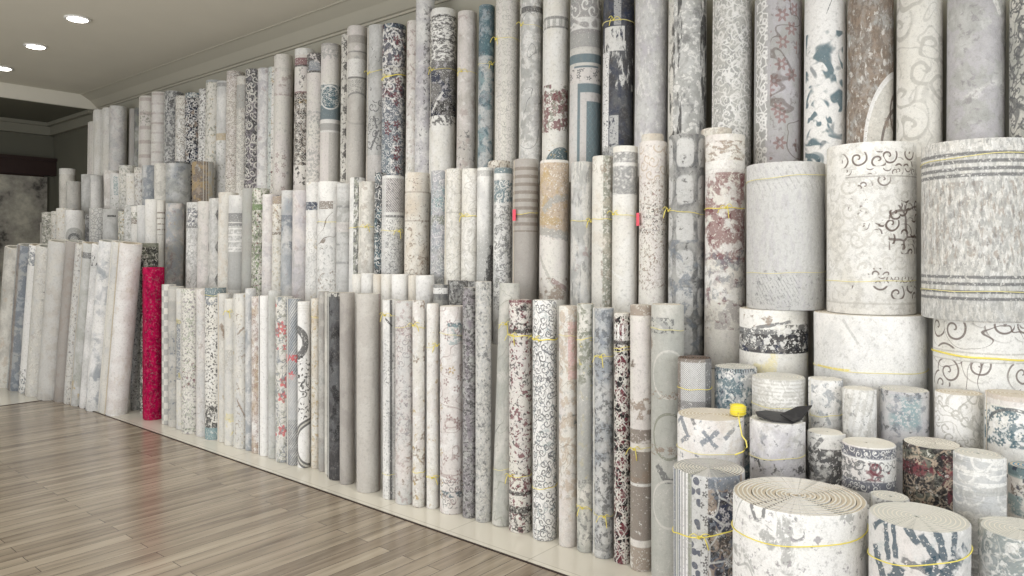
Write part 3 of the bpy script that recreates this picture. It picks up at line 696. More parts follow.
# ---- middle row, on the lower step
B = [
 (163, 203, 'rosy grey mottled', ('G','P',6), [n('B',9,.5,a=.8), n('O',16,.64,a=.5), n('r',9,.6,a=.5)], dict(rmax=.1)),
 (184, 202, 'navy-crested white', ('L','W',6), [n('N',26,.5,y=(208,226)), one('D',y=(226,228)), wv('G',16,.03), n('G',22,.58,a=.7)]),
 (195, 201, 'pinkish off-white', ('Q','P',5), [n('O',12,.64,a=.4,y=(225,240)), n('G',9,.56,a=.4)]),
 (207, 198, 'black lozenge edged', ('L','Q',5), [dm('K',.16,.32,.2,fill=1,f=.2), n('G',14,.5,a=.5)]),
 (216, 192, 'plain ivory', ('C','Q',6), [n('H',8,.55,a=.5)]),
 (226, 195, 'grey panelled', ('L','W',5), [one('D',y=(213,226),a=.7), n('G',22,.5,y=(226,250),a=.7), one('G',y=(252,290),f=.1), sv('W',.06,.7,y=(222,252))]),
 (240, 188, 'plain ash-grey', ('S','G',4), [n('Y',4,.5,a=.4), n('e',30,.7,y=(275,290))]),
 (250, 188, 'olive green floral', ('s','C',12), [n('g',22,.55), n('K',22,.58), n('C',26,.56), n('R',22,.64), n('g',10,.35,y=(204,210))]),
 (260, 194, 'blush-lilac', ('P','V',5), [n('D',26,.66,y=(255,290)), n('W',6,.5,a=.5)]),
 (270, 196, 'tan-squared floral', ('C','Q',7), [one('u',y=(196,204)), one('U',y=(232,235),f=.4), n('u',26,.54,y=(205,232),a=.8), n('s',16,.58,a=.4), n('O',30,.6,a=.4)]),
 (279, 190, 'pale with blue smudge', ('L','B',6), [n('b',6,.52,y=(215,250),a=.8), n('r',16,.66,a=.4), n('G',20,.6,a=.5)]),
 (290, 190, 'pinkish dove-grey', ('V','P',4), [n('r',8,.62,a=.4), n('G',8,.55,a=.4)]),
 (304, 182, 'blue-square white', ('W','L',5), [one('b',y=(202,210),f=.4), n('N',26,.5,y=(202,210)), n('O',12,.64,a=.4), sp('G',12,.4,a=.5,y=(230,290))]),
 (315, 181, 'brown-square branched', ('W','L',5), [one('U',y=(201,209),x=(317,332),f=.45), wv('U',5,.01,y=(212,250),f=.15), n('G',28,.6,y=(245,290),a=.8), n('u',20,.58,y=(270,290),a=.7)], dict(tie=[(222,)])),
 (334, 183, 'grey double-lined', ('G','L',5), [sv('D',.15,.93,a=.6), n('L',9,.5,a=.7), one('P',y=(222,232),a=.6)]),
 (347, 177, 'white, green-dashed', ('W','L',5), [n('s',26,.44,x=(352,358),sv=.5), n('D',26,.52,x=(352,358),sv=.6,a=.8)], dict(tie=[(227,)])),
 (357, 181, 'yellow-tied beige', ('C','Q',5), [n('u',12,.58,a=.5), n('q',8,.5,a=.6)], dict(tie=[(227,364,0,.005)])),
 (372, 172, 'teal-black filigree', ('D','T',7), [n('K',24,.52), sp('W',14,.3), n('W',30,.6)]),
 (379, 175, 'purple-hatched', ('L','W',5), [n('v',5,.3,y=(178,212),a=.8), hx('C',.02,.5,-1,y=(178,212),f=.3), n('k',30,.6,y=(178,212),a=.6), one('D',y=(215,217.5)), n('D',34,.54,y=(218,300),a=.7,dist=1.5), one('L',x=(370,384),a=.7)], dict(xR=403.5, tie=[(231,398)])),
 (402, 172, 'ivory, brown-crested', ('C','H',4), [n('U',20,.62,y=(178,212),dist=1.5,f=.1), n('u',14,.6,y=(212,300),dist=1.5), n('R',26,.66,y=(175,215)), one('u',y=(191,192.5),a=.5), one('u',y=(220,221.5),a=.5), sp('u',9,.6,y=(255,300),a=.6)], dict(xR=429)),
 (428, 170, 'blue-green weathered', ('B','G',7), [n('t',9,.5,y=(185,215)), n('s',9,.5,y=(215,225)), n('V',12,.52,a=.7), n('D',30,.6,a=.6), sp('W',14,.5,a=.6)]),
 (443, 168, 'cream line-waisted', ('C','Q',6), [one('q',y=(211.5,213)), wv('q',16,.03,a=.7), n('W',22,.55,a=.6)]),
 (459, 168, 'knotted ivory', ('C','W',6), [wv('q',14,.03,a=.6), n('Q',22,.55,a=.6)], dict(tie=[(216,462,0,.004)])),
 (475, 167, 'grey tulip-shaped', ('W','L',4), [one('G',y=(232,310),a=.8,soft=.12), bar('k',492,245,485,330,.07), one('G',x=(488,494),y=(170,235),a=.7,soft=.01), one('D',y=(170,176),a=.4)], dict(xR=492.5)),
 (491, 167, 'teal-topped ornate', ('L','W',5), [one('T',y=(167,173)), n('T',22,.44,y=(180,203)), sp('W',14,.2,y=(180,203)), n('D',20,.52,y=(205,310),a=.75,dist=1.5), n('s',12,.6,a=.4), one('G',x=(490,492))], dict(xR=511.5)),
 (511, 158, 'taupe ribbed', ('Y','q',4), [sv('U',.0505,.25,y=(166,232),f=.15,a=.6), one('Y',y=(233,310),a=.7)], dict(xR=538, tag=(514,215), tie=[(213.5,)], wob=.002)),
 (537, 159, 'tan marbled', ('C','P',5), [n('X',7,.38,y=(162,235),a=.95), n('u',22,.58,y=(162,240),a=.45), n('O',7,.55,y=(162,225),a=.5), bar('G',541,212,552,200,.04), bar('G',552,200,572,195,.04), bar('G',535,230,572,237,.05), bar('q',538,255,556,290,.02), bar('r',550,280,566,290,.03,a=.7), n('u',9,.55,y=(278,300)), n('O',20,.62,y=(162,225),a=.5)], dict(xR=568)),
 (568, 161, 'slate-green streaked', ('G','L',8), [n('Q',14,.52,sv=.3,a=.8), n('D',20,.6,sv=.3,a=.5), n('r',12,.6,y=(245,275),a=.5)], dict(tie=[(221,590)])),
 (590, 155, 'cream, olive-edged', ('C','Q',5), [n('s',24,.44,x=(602,611)), n('u',28,.58,x=(600,611),a=.7), n('H',8,.55,a=.4), sp('u',14,.4,y=(158,172),a=.6)], dict(tie=[(219,)])),
 (610, 145, 'dark-banded cream', ('C','W',4), [one('D',y=(151.5,162)), one('D',y=(165.5,194)), n('W',36,.56,y=(152,194)), hx('L',.02,.6,1.5,y=(151,194),f=.2), one('W',y=(195,205),a=.5), bar('W',610,270,640,290,.012)], dict(xR=637, tie=[(215,612)])),
 (636, 140, 'brown-speckled ivory', ('C','P',5), [n('K',34,.56,y=(203,235),dist=1.5), n('u',30,.57,y=(180,290),dist=1.2), sp('X',10,.5,y=(145,180),a=.8), n('r',30,.62,a=.6)], dict(xR=667, tag=(638,219))),
 (666, 133, 'grey windowpane', ('G','D',9), [pane('L',.13,.20,.03,o=.05,f=.1), n('k',26,.63,a=.7), n('G',16,.56,y=(240,350),a=.6), n('b',10,.55,y=(240,350),a=.7)], dict(xR=704, tie=[(212,667)])),
 (703, 133, 'maroon-splashed cream', ('C','P',5), [n('u',12,.5,y=(140,160),sv=2), n('r',9,.46,y=(168,260),a=.9), n('R',14,.57,y=(160,330),a=.7), n('b',12,.52,y=(250,300),a=.6), n('v',8,.52,y=(250,330),a=.5), n('W',9,.55), one('W',y=(160,172))], dict(xR=744, tie=[(208,725,0,.004)])),
]
PB, oB = place_row(B, 3.672, 1.003, 'middle-row carpet roll', 'carpet rolls of the middle row', 744, rmax=.125, lean=(0, .015))

# ---- top row, on the upper step
T3 = [
 (58, 168, 'round cream-topped', ('C','q',4), [one('W',y=(168,174),a=.6)], dict(xR=76)),
 (65, 181, 'grey dark-rimmed', ('Q','G',4), [], dict(back=M_backD, xR=81)),
 (80, 174, 'dull grey', ('L','G',4), []),
 (89, 175, 'plain pale grey', ('L','W',3), [], dict(back=M_backD, xR=103.5)),
 (103, 170, 'dusty beige', ('P','q',5), [n('W',9,.5,a=.5)]),
 (109, 173, 'blue-streaked white', ('W','L',4), [one('t',x=(113,118),y=(176,195),f=.6), n('s',24,.6,y=(195,210))]),
 (118, 165, 'lichen-patterned', ('C','L',6), [n('s',26,.56,a=.7), n('G',12,.56,a=.5)]),
 (125, 173, 'black-dotted ivory', ('W','C',5), [n('K',30,.66,f=.1), n('O',20,.62,a=.5)]),
 (133, 167, 'cream mossy', ('C','L',6), [n('u',22,.56,a=.6), n('D',9,.6,a=.5)]),
 (141, 165, 'steel-grey clouded', ('B','L',5), [n('b',7,.52,a=.6)]),
 (153, 163, 'parchment', ('C','Q',5), [n('q',8,.5,a=.6)]),
 (165, 161, 'stubby storm-grey', ('B','L',5), [n('D',6,.52,a=.5), n('k',8,.36,y=(161,163)), n('S',9,.5,a=.5)], dict(back=M_backD, xR=191)),
 (191, 161, 'stubby rust-brown', ('G','S',5), [n('U',6,.36,x=(191,208),a=.95), n('X',9,.6,x=(191,208),a=.4), n('O',8,.52,a=.5), su('C',.03,.7,x=(203,214),a=.7)], dict(back=M_backD, xR=214)),
]
place_row(T3, 3.925, 2.053, 'carpet stub upper left,', 'short carpet rolls on the upper step at the left', 215, rmax=.115)

Cr = [
 (86, 121, 'thin beige', ('P','C',4), []),
 (91, 109, 'smooth cream', ('C','W',4), []),
 (100, 107, 'plain parchment', ('W','C',4), [one('P',y=(130,134),a=.6)]),
 (107, 105, 'broad pearl-grey', ('L','W',4), [n('P',6,.5,a=.6), n('V',8,.55,a=.5)], dict(xR=126)),
 (127, 108, 'slim grey-brown', ('G','Y',4), []),
 (132, 107, 'shadowed blue-grey', ('D','G',5), [n('s',12,.5,a=.6)]),  # dark roll whose colour stands in for the shaded gap between neighbours
 (137, 95, 'rose-banded cream', ('C','P',6), [sv('r',.18,.7,a=.4), n('s',22,.56,y=(110,125))]),
 (149, 91, 'faded pink-banded', ('P','C',5), [sv('r',.12,.8,a=.4), n('W',8,.5,a=.4)]),
 (162, 90, 'grey navy-mottled', ('L','G',7), [n('D',16,.5), n('N',24,.62,a=.7), n('k',10,.55,y=(96,110))]),
 (173, 95, 'cream curl-patterned', ('C','W',4), [sp('k',16,.4,y=(108,190)), wv('u',16,.02)]),
 (183, 92, 'teal-capped dark floral', ('K','N',7), [one('T',y=(90,97)), n('W',26,.52), n('C',14,.6), vr('W',14,.2,.3), n('u',10,.6)]),
 (196, 88, 'black and white floral', ('W','L',4), [n('k',26,.53), n('W',40,.6)]),
 (203, 79, 'greenish cream, blue-capped', ('C','Q',5), [one('B',y=(78,82)), n('s',18,.57,a=.8), n('O',16,.64,a=.7)]),
 (214, 80, 'cool white, gold-waisted', ('L','W',5), [one('D',y=(82,86),a=.5), one('O',y=(133,140),a=.6), n('s',22,.6,y=(140,200))]),
 (224, 70, 'beige scroll-patterned', ('C','P',5), [sp('u',18,.3,a=.9), n('K',36,.62,y=(130,190)), sp('D',18,.2,y=(70,76)), n('u',30,.58,a=.6)]),
 (234, 75, 'grey-collared beige', ('C','Q',5), [one('G',y=(84,108)), sp('D',18,.4,y=(108,190),a=.7), n('u',30,.6,a=.6)]),
 (243, 68, 'dark plum damask', ('v','D',7), [n('k',20,.5), sp('C',9,.2,f=.1), n('W',30,.62,a=.8), vr('C',7,.25,.31)]),
 (255, 67, 'lilac-and-white shaded', ('V','L',4), [n('W',5,.5,a=.7), n('r',14,.62,a=.4)]),
 (266, 66, 'white bud-sprigged', ('W','C',4), [n('K',26,.6,f=.1), n('O',14,.6,a=.6), n('R',30,.62,y=(150,200)), one('t',x=(266,270),a=.4)]),
 (272, 53, 'broad cream-pink', ('P','C',4), [one('Q',y=(67,69),a=.8), n('r',9,.56,y=(67,95),a=.5), one('C',y=(95,107),a=.6), n('G',20,.62,y=(120,200),a=.6), fw('r',10,.3,keep=.4,y=(150,200),a=.6)], dict(xR=292)),
 (292, 47, 'black and red oriental', ('C','P',4), [one('W',y=(46,54),a=.9), n('R',16,.42,y=(57,65)), one('k',y=(64,66)), n('K',16,.56,y=(66,92),x=(297,304)), one('R',y=(91,94)), one('O',y=(99,103)), n('U',14,.46,y=(92,165)), n('K',18,.5,y=(92,165)), sp('C',16,.2,y=(92,165)), n('K',22,.62,y=(165,185),det=0,f=.05)]),
 (304, 52, 'grey-streaked ivory', ('P','C',5), [n('k',12,.44,y=(50,72),a=.9), n('B',10,.5,y=(60,70)), n('G',26,.53,y=(110,200)), n('k',40,.66)]),
 (318, 42, 'teal medallion', ('P','C',4), [one('D',y=(41,45),a=.5), n('G',22,.48,y=(48,58)), one('G',y=(45,48),a=.5), one('T',y=(84,119),f=.1), n('P',22,.6,y=(60,80),a=.5), ci('T',329,97,.105), sp('W',20,.2,y=(82,104)), n('W',26,.56,y=(82,106)), ci('W',329,97,.108,.012,f=.1), one('W',y=(119,123)), one('G',y=(123,130),f=.1), one('W',y=(130,132)), one('q',y=(132,200),x=(328,336),a=.6)], dict(xR=340, flap=2.9)),
 (339, 33, 'black-dotted beige', ('C','q',5), [dm('K',.2,.2,.2,fill=1,a=.8), n('k',22,.56)]),
 (345, 24, 'taupe triangle-topped', ('y','Q',4), [one('P',y=(24,34)), one('Y',y=(34,42)), dm('P',.16,.14,.24,fill=1,y=(36,52),f=.1), dm('G',.14,.12,.24,fill=1,y=(52,58),f=.1), one('D',y=(50,51.5),a=.6), n('W',4,.2,y=(58,76)), one('D',y=(76,78),a=.7), one('Q',y=(78,93)), sp('D',24,.3,y=(79,92)), ci('D',356,108,.14,.015,a=.6,e=1.3), one('y',y=(110,185),a=.7)], dict(xR=366)),
 (365, 23, 'grey willow-leafed', ('L','G',5), [bar('D',369,150,378,130,.02), bar('D',372,115,376,128,.02), sp('D',8,.5,y=(100,150),a=.8), n('k',18,.63,a=.8,y=(40,200)), one('P',y=(155,190),a=.5)], dict(tie=[(70,366,.02,.006)])),
 (380, 22, 'navy-capped ornate', ('W','P',4), [one('T',y=(20,27)), n('N',16,.48,f=.1), n('R',14,.55,y=(38,45)), n('R',14,.5,y=(88,97)), n('C',9,.45,y=(65,83)), n('K',24,.57,f=.1), vr('Z',8,.26,.33), one('T',y=(118,185),x=(380,390),a=.6), n('b',14,.48,y=(100,185)), sp('Z',16,.3,y=(95,185)), fw('R',8,.3,keep=.3)], dict(xR=404.5, tie=[(75,385,.02,.008)])),
 (404, 19, 'narrow pink-and-cream', ('P','C',5), [n('r',12,.58,a=.6), n('W',10,.5,y=(90,170)), n('s',20,.62,a=.5)]),
 (413, -6, 'tall pale lilac', ('V','L',5), [n('W',8,.5,a=.5), n('D',30,.62,y=(60,170),a=.8), n('k',20,.55,x=(422,431),y=(5,110),a=.7)], dict(rmax=.1, dy=-.02)),
 (428, 6, 'black-distressed white', ('W','C',4), [n('k',16,.5,y=(13,60),sv=2), n('k',5,.32,y=(60,115)), one('K',y=(14,15.5)), n('N',6,.56,y=(70,115)), n('V',14,.6,y=(60,115)), bar('W',430,112,442,92,.02), n('K',20,.52,y=(100,125)), one('k',y=(38,40),f=.6)], dict(xR=455.5, tie=[(68,430)])),
 (455, 9, 'pinkish mauve', ('y','P',5), [n('r',6,.58,y=(14,60),a=.4), n('r',8,.6,a=.35), n('D',20,.6,y=(130,175)), n('W',12,.6,a=.5)], dict(xR=475.5, tie=[(71,460)])),
 (476, 3, 'teal-blue weathered', ('t','B',5), [n('T',8,.48,y=(5,55)), n('T',16,.55,a=.7), n('L',7,.5,y=(55,170),a=.7), n('D',20,.6,a=.5)], dict(xR=493.5, tie=[(63,491)])),
 (493, -12, 'tall cream, grey-printed', ('C','Q',6), [su('P',.08,.2,a=.5), sp('q',14,.5,a=.8), n('G',30,.62,a=.7)], dict(xR=518, tie=[(37,494)])),
 (518, -14, 'tall silver-grey', ('L','G',6), [n('W',10,.52,a=.7), n('k',9,.35,y=(5,11),a=.8), wv('D',4,.007,a=.7), n('q',22,.58,a=.5)], dict(xR=542, tie=[(24,519)])),
 (541, -14, 'tall rose-bouquet', ('W','C',4), [one('D',y=(15,18),a=.7), one('G',y=(18,25)), su('W',.05,.2,y=(18,25)), one('D',y=(25,27),a=.7), n('R',9,.52,y=(88,110),x=(550,568),f=.1), fw('R',8,.4,y=(84,132),f=.05), fw('r',14,.36,y=(92,130),k=6), n('s',22,.56,y=(84,130)), n('R',26,.6,y=(90,130)), ci('T',562,176,.2,e=.8,a=.9), n('O',20,.64,y=(145,170))], dict(xR=568)),
 (567, -14, 'tall teal arch', ('L','P',4), [one('D',y=(-30,48),a=.55), sp('W',7,.2,y=(-30,16),f=.05), wv('W',6,.05,y=(16,28)), one('G',y=(33,45)), one('Q',y=(46,53),f=.05), one('T',y=(53,62),f=.05), one('Q',y=(62,65),f=.05), one('T',y=(65,67),x=(572,598),f=.05), one('P',y=(67,82)), fw('D',14,.3,y=(68,80)), one('T',x=(576,602),y=(83,175),f=.05), one('P',x=(579,602),y=(92,175),f=.05), one('T',x=(586,602),y=(101,175),f=.05), dm('t',.04,.05,.06,x=(587,602),y=(102,175),a=.5)], dict(xR=601)),
 (600, -14, 'tall navy-and-white', ('D','N',5), [n('k',7,.5,a=.7), n('L',4,.35,y=(-30,24),x=(612,620),a=.6), n('W',12,.4,sv=.4,y=(25,50),x=(602,624),f=.1), n('W',14,.56,sv=.3,y=(40,90),a=.8), one('Z',x=(600,607),y=(50,150),a=.9,soft=.006), n('L',9,.4,y=(115,160),x=(608,618),a=.8), n('G',20,.5,y=(145,170))], dict(xR=633.5, tie=[(19,612,0,.005)])),
 (633, -14, 'tall lilac-silver', ('L','V',8), [n('W',24,.55,sv=.4,a=.6), n('G',14,.56,a=.4)], dict(xR=666.5)),
 (666, -14, 'tall charcoal-streaked', ('G','L',9), [n('W',16,.55), n('K',16,.52,sv=.25,x=(676,681),f=.1), n('K',16,.5,sv=.25,x=(699,705),f=.1), one('C',x=(664,672),a=.8), n('K',16,.56,sv=.25,x=(668,674),f=.1), n('D',9,.6,a=.5)], dict(xR=706)),
 (710, -14, 'tall silver damask', ('G','G',5), [sp('Z',9,.1,w=.5,f=.12,k=12), wv('Z',9,.03,f=.12), sp('W',13,.2,w=.5,f=.2), n('Q',8,.5,a=.4)], dict(xR=752.5)),
 (752, -14, 'tall lace and rose', ('V','G',4), [one('G',x=(752,764)), vr('Z',20,.15,.35,x=(753,766),f=.05), ve('Z',20,.1,x=(753,766),f=.05), fw('r',7,.3,x=(769,797),k=6,f=.1,a=.8,w=.1), wv('w',5,.02,x=(769,800),f=.1,a=.6), n('w',16,.62,x=(769,800),a=.4), one('r',x=(799,806),a=.35)], dict(xR=802)),
 (802, -14, 'tall teal-leaf', ('Z','W',3), [n('T',4.2,.56,det=1,dist=2.2,f=.03,y=(30,170),x=(804,842),a=.9), n('d',5,.66,det=1,dist=2,f=.03,a=.6,y=(30,170)), n('B',30,.55,y=(30,170),a=.12), bar('D',825,14,832,-4,.004)], dict(xR=846)),
 (845, -14, 'tall brown-mottled arched', ('u','G',12), [n('U',26,.5,sv=.5,a=.7), n('W',30,.6,sv=.5,a=.6), ci('C',893,148,.38,e=.5,f=.05), n('q',34,.52,y=(85,160),x=(866,894),a=.35), ci('Z',893,148,.385,.03,e=.5,f=.05), ci('w',893,148,.20,.022,e=.55,f=.1), ci('w',893,112,.09,.02,e=.6,f=.1), n('u',20,.5,x=(884,892),y=(118,130))], dict(xR=893)),
 (893, -14, 'tall scroll-carved cream', ('C','W',3), [sp('q',4,.35,w=.4,f=.1,a=.75), wv('q',4,.012,f=.1,a=.5)], dict(xR=944)),
 (944, -14, 'tall stone-grey', ('G','L',6), [n('W',3,.62,a=.6), n('v',14,.56,a=.5), n('V',6,.5,a=.7), bar('W',1000,14,992,-8,.02)], dict(xR=1006)),
 (1006, -14, 'tall grey-green vine', ('S','C',5), [sp('D',9,.25,w=.4,f=.1), fw('D',14,.3,a=.8), wv('D',6,.03,f=.1), su('D',.5,.9,a=.6)], dict(xR=1070)),
]
place_row(Cr, 4.17, 2.053, 'top-row carpet roll', 'carpet rolls of the top row', 1070, rmax=.115, lean=(0, .02))

# ---- second storey of the far left end
T2 = [
 (41, 212, 'moss-spotted', ('C','q',6), [n('k',22,.56), n('s',16,.52)]),
 (50, 211, 'mossy cream', ('C','L',6), [n('k',26,.6), n('O',18,.6,a=.5)]),
 (55, 208, 'mustard-specked ivory', ('C','W',5), [n('O',24,.6,a=.6)]),
 (64, 210, 'white, grey-domed', ('Z','W',3), [ci('G',74,238,.13), ci('D',74,240,.07,.03)], dict(back=plain('rust_backing',(150,95,80),.9), xR=84)),
 (84, 214, 'dark grey', ('G','D',8), [n('k',16,.5)], dict(back=M_backD)),
 (88, 208, 'pebble-patterned', ('L','Q',5), [ve('D',22,.06), n('G',26,.56)]),
 (102, 209, 'ash-grey, dark-slotted', ('L','G',4), [one('K',y=(215,217),x=(107,116))]),
 (117, 211, 'olive-sprigged', ('C','S',5), [n('s',22,.52), n('K',30,.62), n('O',24,.6)]),
 (123, 205, 'ivory lichen', ('W','L',5), [n('s',26,.55,a=.7), n('G',14,.5,a=.4)]),
 (130, 206, 'rust-squared white', ('W','C',3), [one('U',y=(218,224),f=.5), n('s',20,.5,y=(212,219))]),
 (136, 205, 'cool white', ('L','W',3), [], dict(back=M_backD)),
 (144, 199, 'smooth ivory', ('W','C',3), []),
 (156, 200, 'ivory brown-dashed', ('C','Q',4), [sv('U',.06,.7,y=(210,235),a=.8,f=.5)]),
]
place_row(T2, 3.58, 1.003, 'left upper carpet roll', 'carpet rolls stacked above the leaning bundle', 166, rmax=.12, blockers=PB)

# caps seen behind the middle row
for (xc, w_, yt, nm, base, lay, Y) in [
    (499, 24, 160, 'ornate cream', ('C','H',4), [n('U',24,.52,y=(160,168))], 3.90),
    (652, 24, 133, 'smooth beige', ('H','C',4), [], 3.90),
    (716, 40, 127, 'buff-edged', ('H','C',4), [n('u',20,.5,a=.4)], 3.915)]:
    d_ = Y/px_dir(xc)[1]; dx, dy = px_dir(xc); R = min(.088, w_*d_/F/2)
    make_roll(dx*d_, dy*d_, R, 2.053, z_at(yt, d_-R), nm, '%s carpet roll peeping over the %s middle-row roll' % (nm, {499: 'teal-topped', 652: 'brown-speckled', 716: 'maroon-splashed'}[xc]), 'carpet rolls peeping over the middle row', base, lay, xc, {})

# ---- pile at the right: (px, t, width px, ytop, z0, ...)
def pile(px, t, wpx, ytop, z0, nm, label, base, layers, grp='carpet rolls piled at the right', **opt):
    aL, aR = math.atan((px-wpx/2-512)/F), math.atan((px+wpx/2-512)/F)
    ac = (aL+aR)/2; R = t/cos(ac)*sin((aR-aL)/2); px = 512+F*math.tan(ac); dx, dy = px_dir(px)
    z1 = opt.pop('z1', None) or z_at(ytop, (t+R*.95) if ytop > HZ else (t-R*.95))
    make_roll(dx*t, dy*t, R, z0, z1, nm, label, grp, base, layers, px, opt)
    return dx*t, dy*t, R, z1
G0 = 'carpet rolls piled at the right'
p0 = pile(710, 2.80, 74, 458, .001, 'navy oriental', 'navy and brown oriental carpet roll with cream spiral top at the pile\'s left front', ('G','V',6),
     [one('b',x=(672,679)), su('Z',.02,.2,x=(672,690)), one('s',x=(687,691)), one('L',x=(691,708)), vr('N',24,.0,.3,x=(691,700),f=.1), fw('k',22,.3,x=(700,708)), one('u',x=(708,742),y=(480,600),a=.75), vr('N',10,.0,.3,x=(708,742),f=.1), fw('b',10,.34,k=8,x=(708,742)), fw('Z',12,.2,k=8,x=(708,742),a=.8), n('K',24,.52,x=(708,742)), vr('u',16,.3,.36,x=(708,742)), ci('N',728,519,.05), fw('V',30,.4,x=(720,736),y=(508,530)), ve('L',9,.04,x=(708,742),a=.8), n('b',14,.4,x=(708,742),y=(476,490)), one('u',x=(741,743))],
     tie=[(537,699,.03,.004)], pitch=.012, flap=-1.2, loose=.05)
p1 = pile(799, 2.5, 138, 476, .001, 'huge white', 'biggest carpet roll of the pile, white with grey splotches and open spiral top', ('Z','W',4),
     [n('G',5,.6,a=.8,dist=1.5,det=5), n('D',8,.66,a=.7,dist=1.8), bar('D',748,505,756,530,.012), bar('D',765,508,764,525,.012), n('v',22,.63,a=.7), wv('G',3,.006,a=.7), bar('G',760,540,775,552,.04), bar('G',838,515,850,522,.03)],
     tie=[(548,None,.02,.0035,M_tie)], pitch=.0155, oval=.008, flap=2.5, back=M_backY, loose=.10)
pile(919, 2.25, 107, 501, .001, 'teal-streaked', 'white carpet roll with dark teal criss-cross strokes under a yellow string', ('L','P',4),
     [bar('d',905,530,918,545,.02), bar('d',920,535,936,560,.02), bar('d',884,530,887,570,.018), bar('d',878,528,900,528,.02), bar('d',892,528,895,565,.014), bar('d',936,528,944,560,.022), bar('d',955,528,952,555,.02), bar('D',900,565,930,572,.02), bar('d',925,560,938,580,.04), bar('d',965,548,945,575,.04), bar('d',870,545,882,530,.02), n('t',6,.6,a=.3), n('Z',6,.55,x=(946,972),a=.8), bar('d',872,560,880,590,.03), bar('d',900,572,890,600,.04)],
     tie=[(568,None,.03,.003,M_tie)], pitch=.0125, flap=-2.9, back=M_backG)
pile(1022, 2.2, 95, 516, .001, 'grey-green mottled', 'grey-green mottled carpet roll in the bottom right corner', ('S','L',6), [n('G',16,.5), n('T',5,.52,a=.45), n('W',26,.57,a=.7), sp('W',10,.5,a=.5)], back=M_backG, pitch=.0125)
pile(890, 2.48, 44, 490, .001, 'small grey', 'small grey carpet roll hidden behind the teal-streaked one', ('G','L',5), [n('D',16,.56)], back=M_backG)
q1 = pile(710, 3.12, 70, 407, .001, 'blue chevron', 'white carpet roll with blue zigzag crosses, a yellow object on its top', ('Z','P',4),
     [bar('b',680,422,688,440,.02), bar('b',688,440,680,447,.02), bar('b',700,446,718,432,.018), bar('b',702,431,716,448,.018), bar('b',724,440,734,430,.016), bar('D',690,418,694,426,.015), bar('b',676,430,683,418,.014), n('H',7,.6,a=.4), n('b',20,.64,a=.8)], tie=[(455,None,0)], flap=2.8, back=M_backY)
q2 = pile(777, 3.0, 58, 413, .001, 'pale lilac distressed', 'pale lilac-white distressed carpet roll with a black folded thing on its top', ('Z','V',5),
     [n('b',8,.62,a=.5), n('D',24,.62,a=.6), n('q',12,.58,a=.5), n('K',14,.58,y=(462,476))], tie=[(460,)], back=M_backG)
pile(826, 2.98, 40, 427, .001, 'charcoal-shaded', 'small white carpet roll shading to charcoal, left of the navy-banded one', ('W','L',5), [n('k',7,.42,y=(450,500),a=.9), n('D',16,.52,y=(440,500)), bar('D',812,452,822,440,.015), n('W',24,.6,y=(450,500)), n('K',30,.68)], back=M_back)
# navy-banded short roll stands on a lower roll
pile(868, 2.72, 62, 499, .001, 'blue-fringed lower', 'white and navy carpet roll end directly beneath the navy-banded one', ('Z','W',4), [n('N',20,.5,y=(495,520))], z1=.70)
pile(868, 2.72, 58, 436, .7015, 'navy-banded', 'short white carpet roll with navy borders and a red paisley motif', ('W','P',4),
     [one('N',y=(450,461)), sp('W',26,.3,y=(451,460),f=.1), one('Z',y=(460,462)), n('D',26,.5,y=(462,483),x=(838,866)), ci('R',876,470,.018,.008,f=.05), wv('R',16,.03,y=(464,482),x=(866,890)), sp('D',16,.3,y=(462,483)), one('N',y=(483,494)), sp('W',26,.3,y=(484,493),f=.1), one('Z',y=(494,500))], back=M_back, edge=M_edge, pitch=.013)
pile(933, 2.7, 64, 436, .001, 'dark floral', 'dark red, black and cream floral oriental carpet roll with white rim', ('k','K',5),
     [n('s',10,.52,a=.6), n('R',10,.55,f=.1), ve('X',14,.05,a=.7), fw('X',20,.3,k=5,a=.7), n('e',26,.62,y=(465,482),a=.8), n('R',7,.42,y=(468,480),a=.9), sp('X',14,.4,y=(480,515)), n('C',34,.64), n('K',26,.54)], back=M_back, pitch=.013)
pile(979, 2.45, 56, 447, .001, 'silver brushed', 'silver-grey brushed carpet roll right of the dark floral oriental one', ('L','B',5), [n('W',14,.52,su=.3,sv=2,a=.8), sp('W',9,.4,a=.7), n('G',10,.56,su=.3,sv=2,a=.7)], back=M_backG)
pile(1030, 2.5, 50, 460, .001, 'blue-rimmed', 'cream carpet roll with bright blue rim cut by the right edge', ('C','P',5), [one('t',y=(455,482)), one('T',y=(470,480),a=.6), n('U',14,.56,y=(483,500)), n('t',9,.5,y=(500,520)), n('N',24,.6)], edge=plain('blue_edge',(90,150,185),.9))
pile(694, 3.45, 37, 355, .001, 'grey meshed', 'brown-rimmed carpet roll with a fine grey mesh face', ('L','V',6), [hx('D',.011,.1,1.2,f=0,a=.8), hx('Z',.011,.5,-1.2,f=0,a=.6), one('U',y=(350,363)), one('U',x=(674,679)), one('D',x=(706,714)), one('k',y=(402,410),a=.5)], edge=plain('brown_edge',(128,104,88),.9), back=M_backD, tie=[(390,None,0)])  # dark band at the foot is a painted contact shadow
pile(735, 3.45, 46, 363, .001, 'blue-flecked', 'grey carpet roll with dark blue flecks right of the brown-rimmed one', ('L','B',9), [n('T',20,.5,sv=.6), n('N',24,.6), su('k',.013,.2,y=(367,373)), n('W',22,.58)], back=M_backG)
pile(778, 3.26, 58, 372, .001, 'ribbed white', 'white carpet roll with fine wavy ribs, behind the black folded thing', ('W','L',4), [sv('q',.016,.3,a=.6,f=.5), wv('q',18,.05,a=.5), sv('L',.016,.3,y=(372,380))], tie=[(409,)])
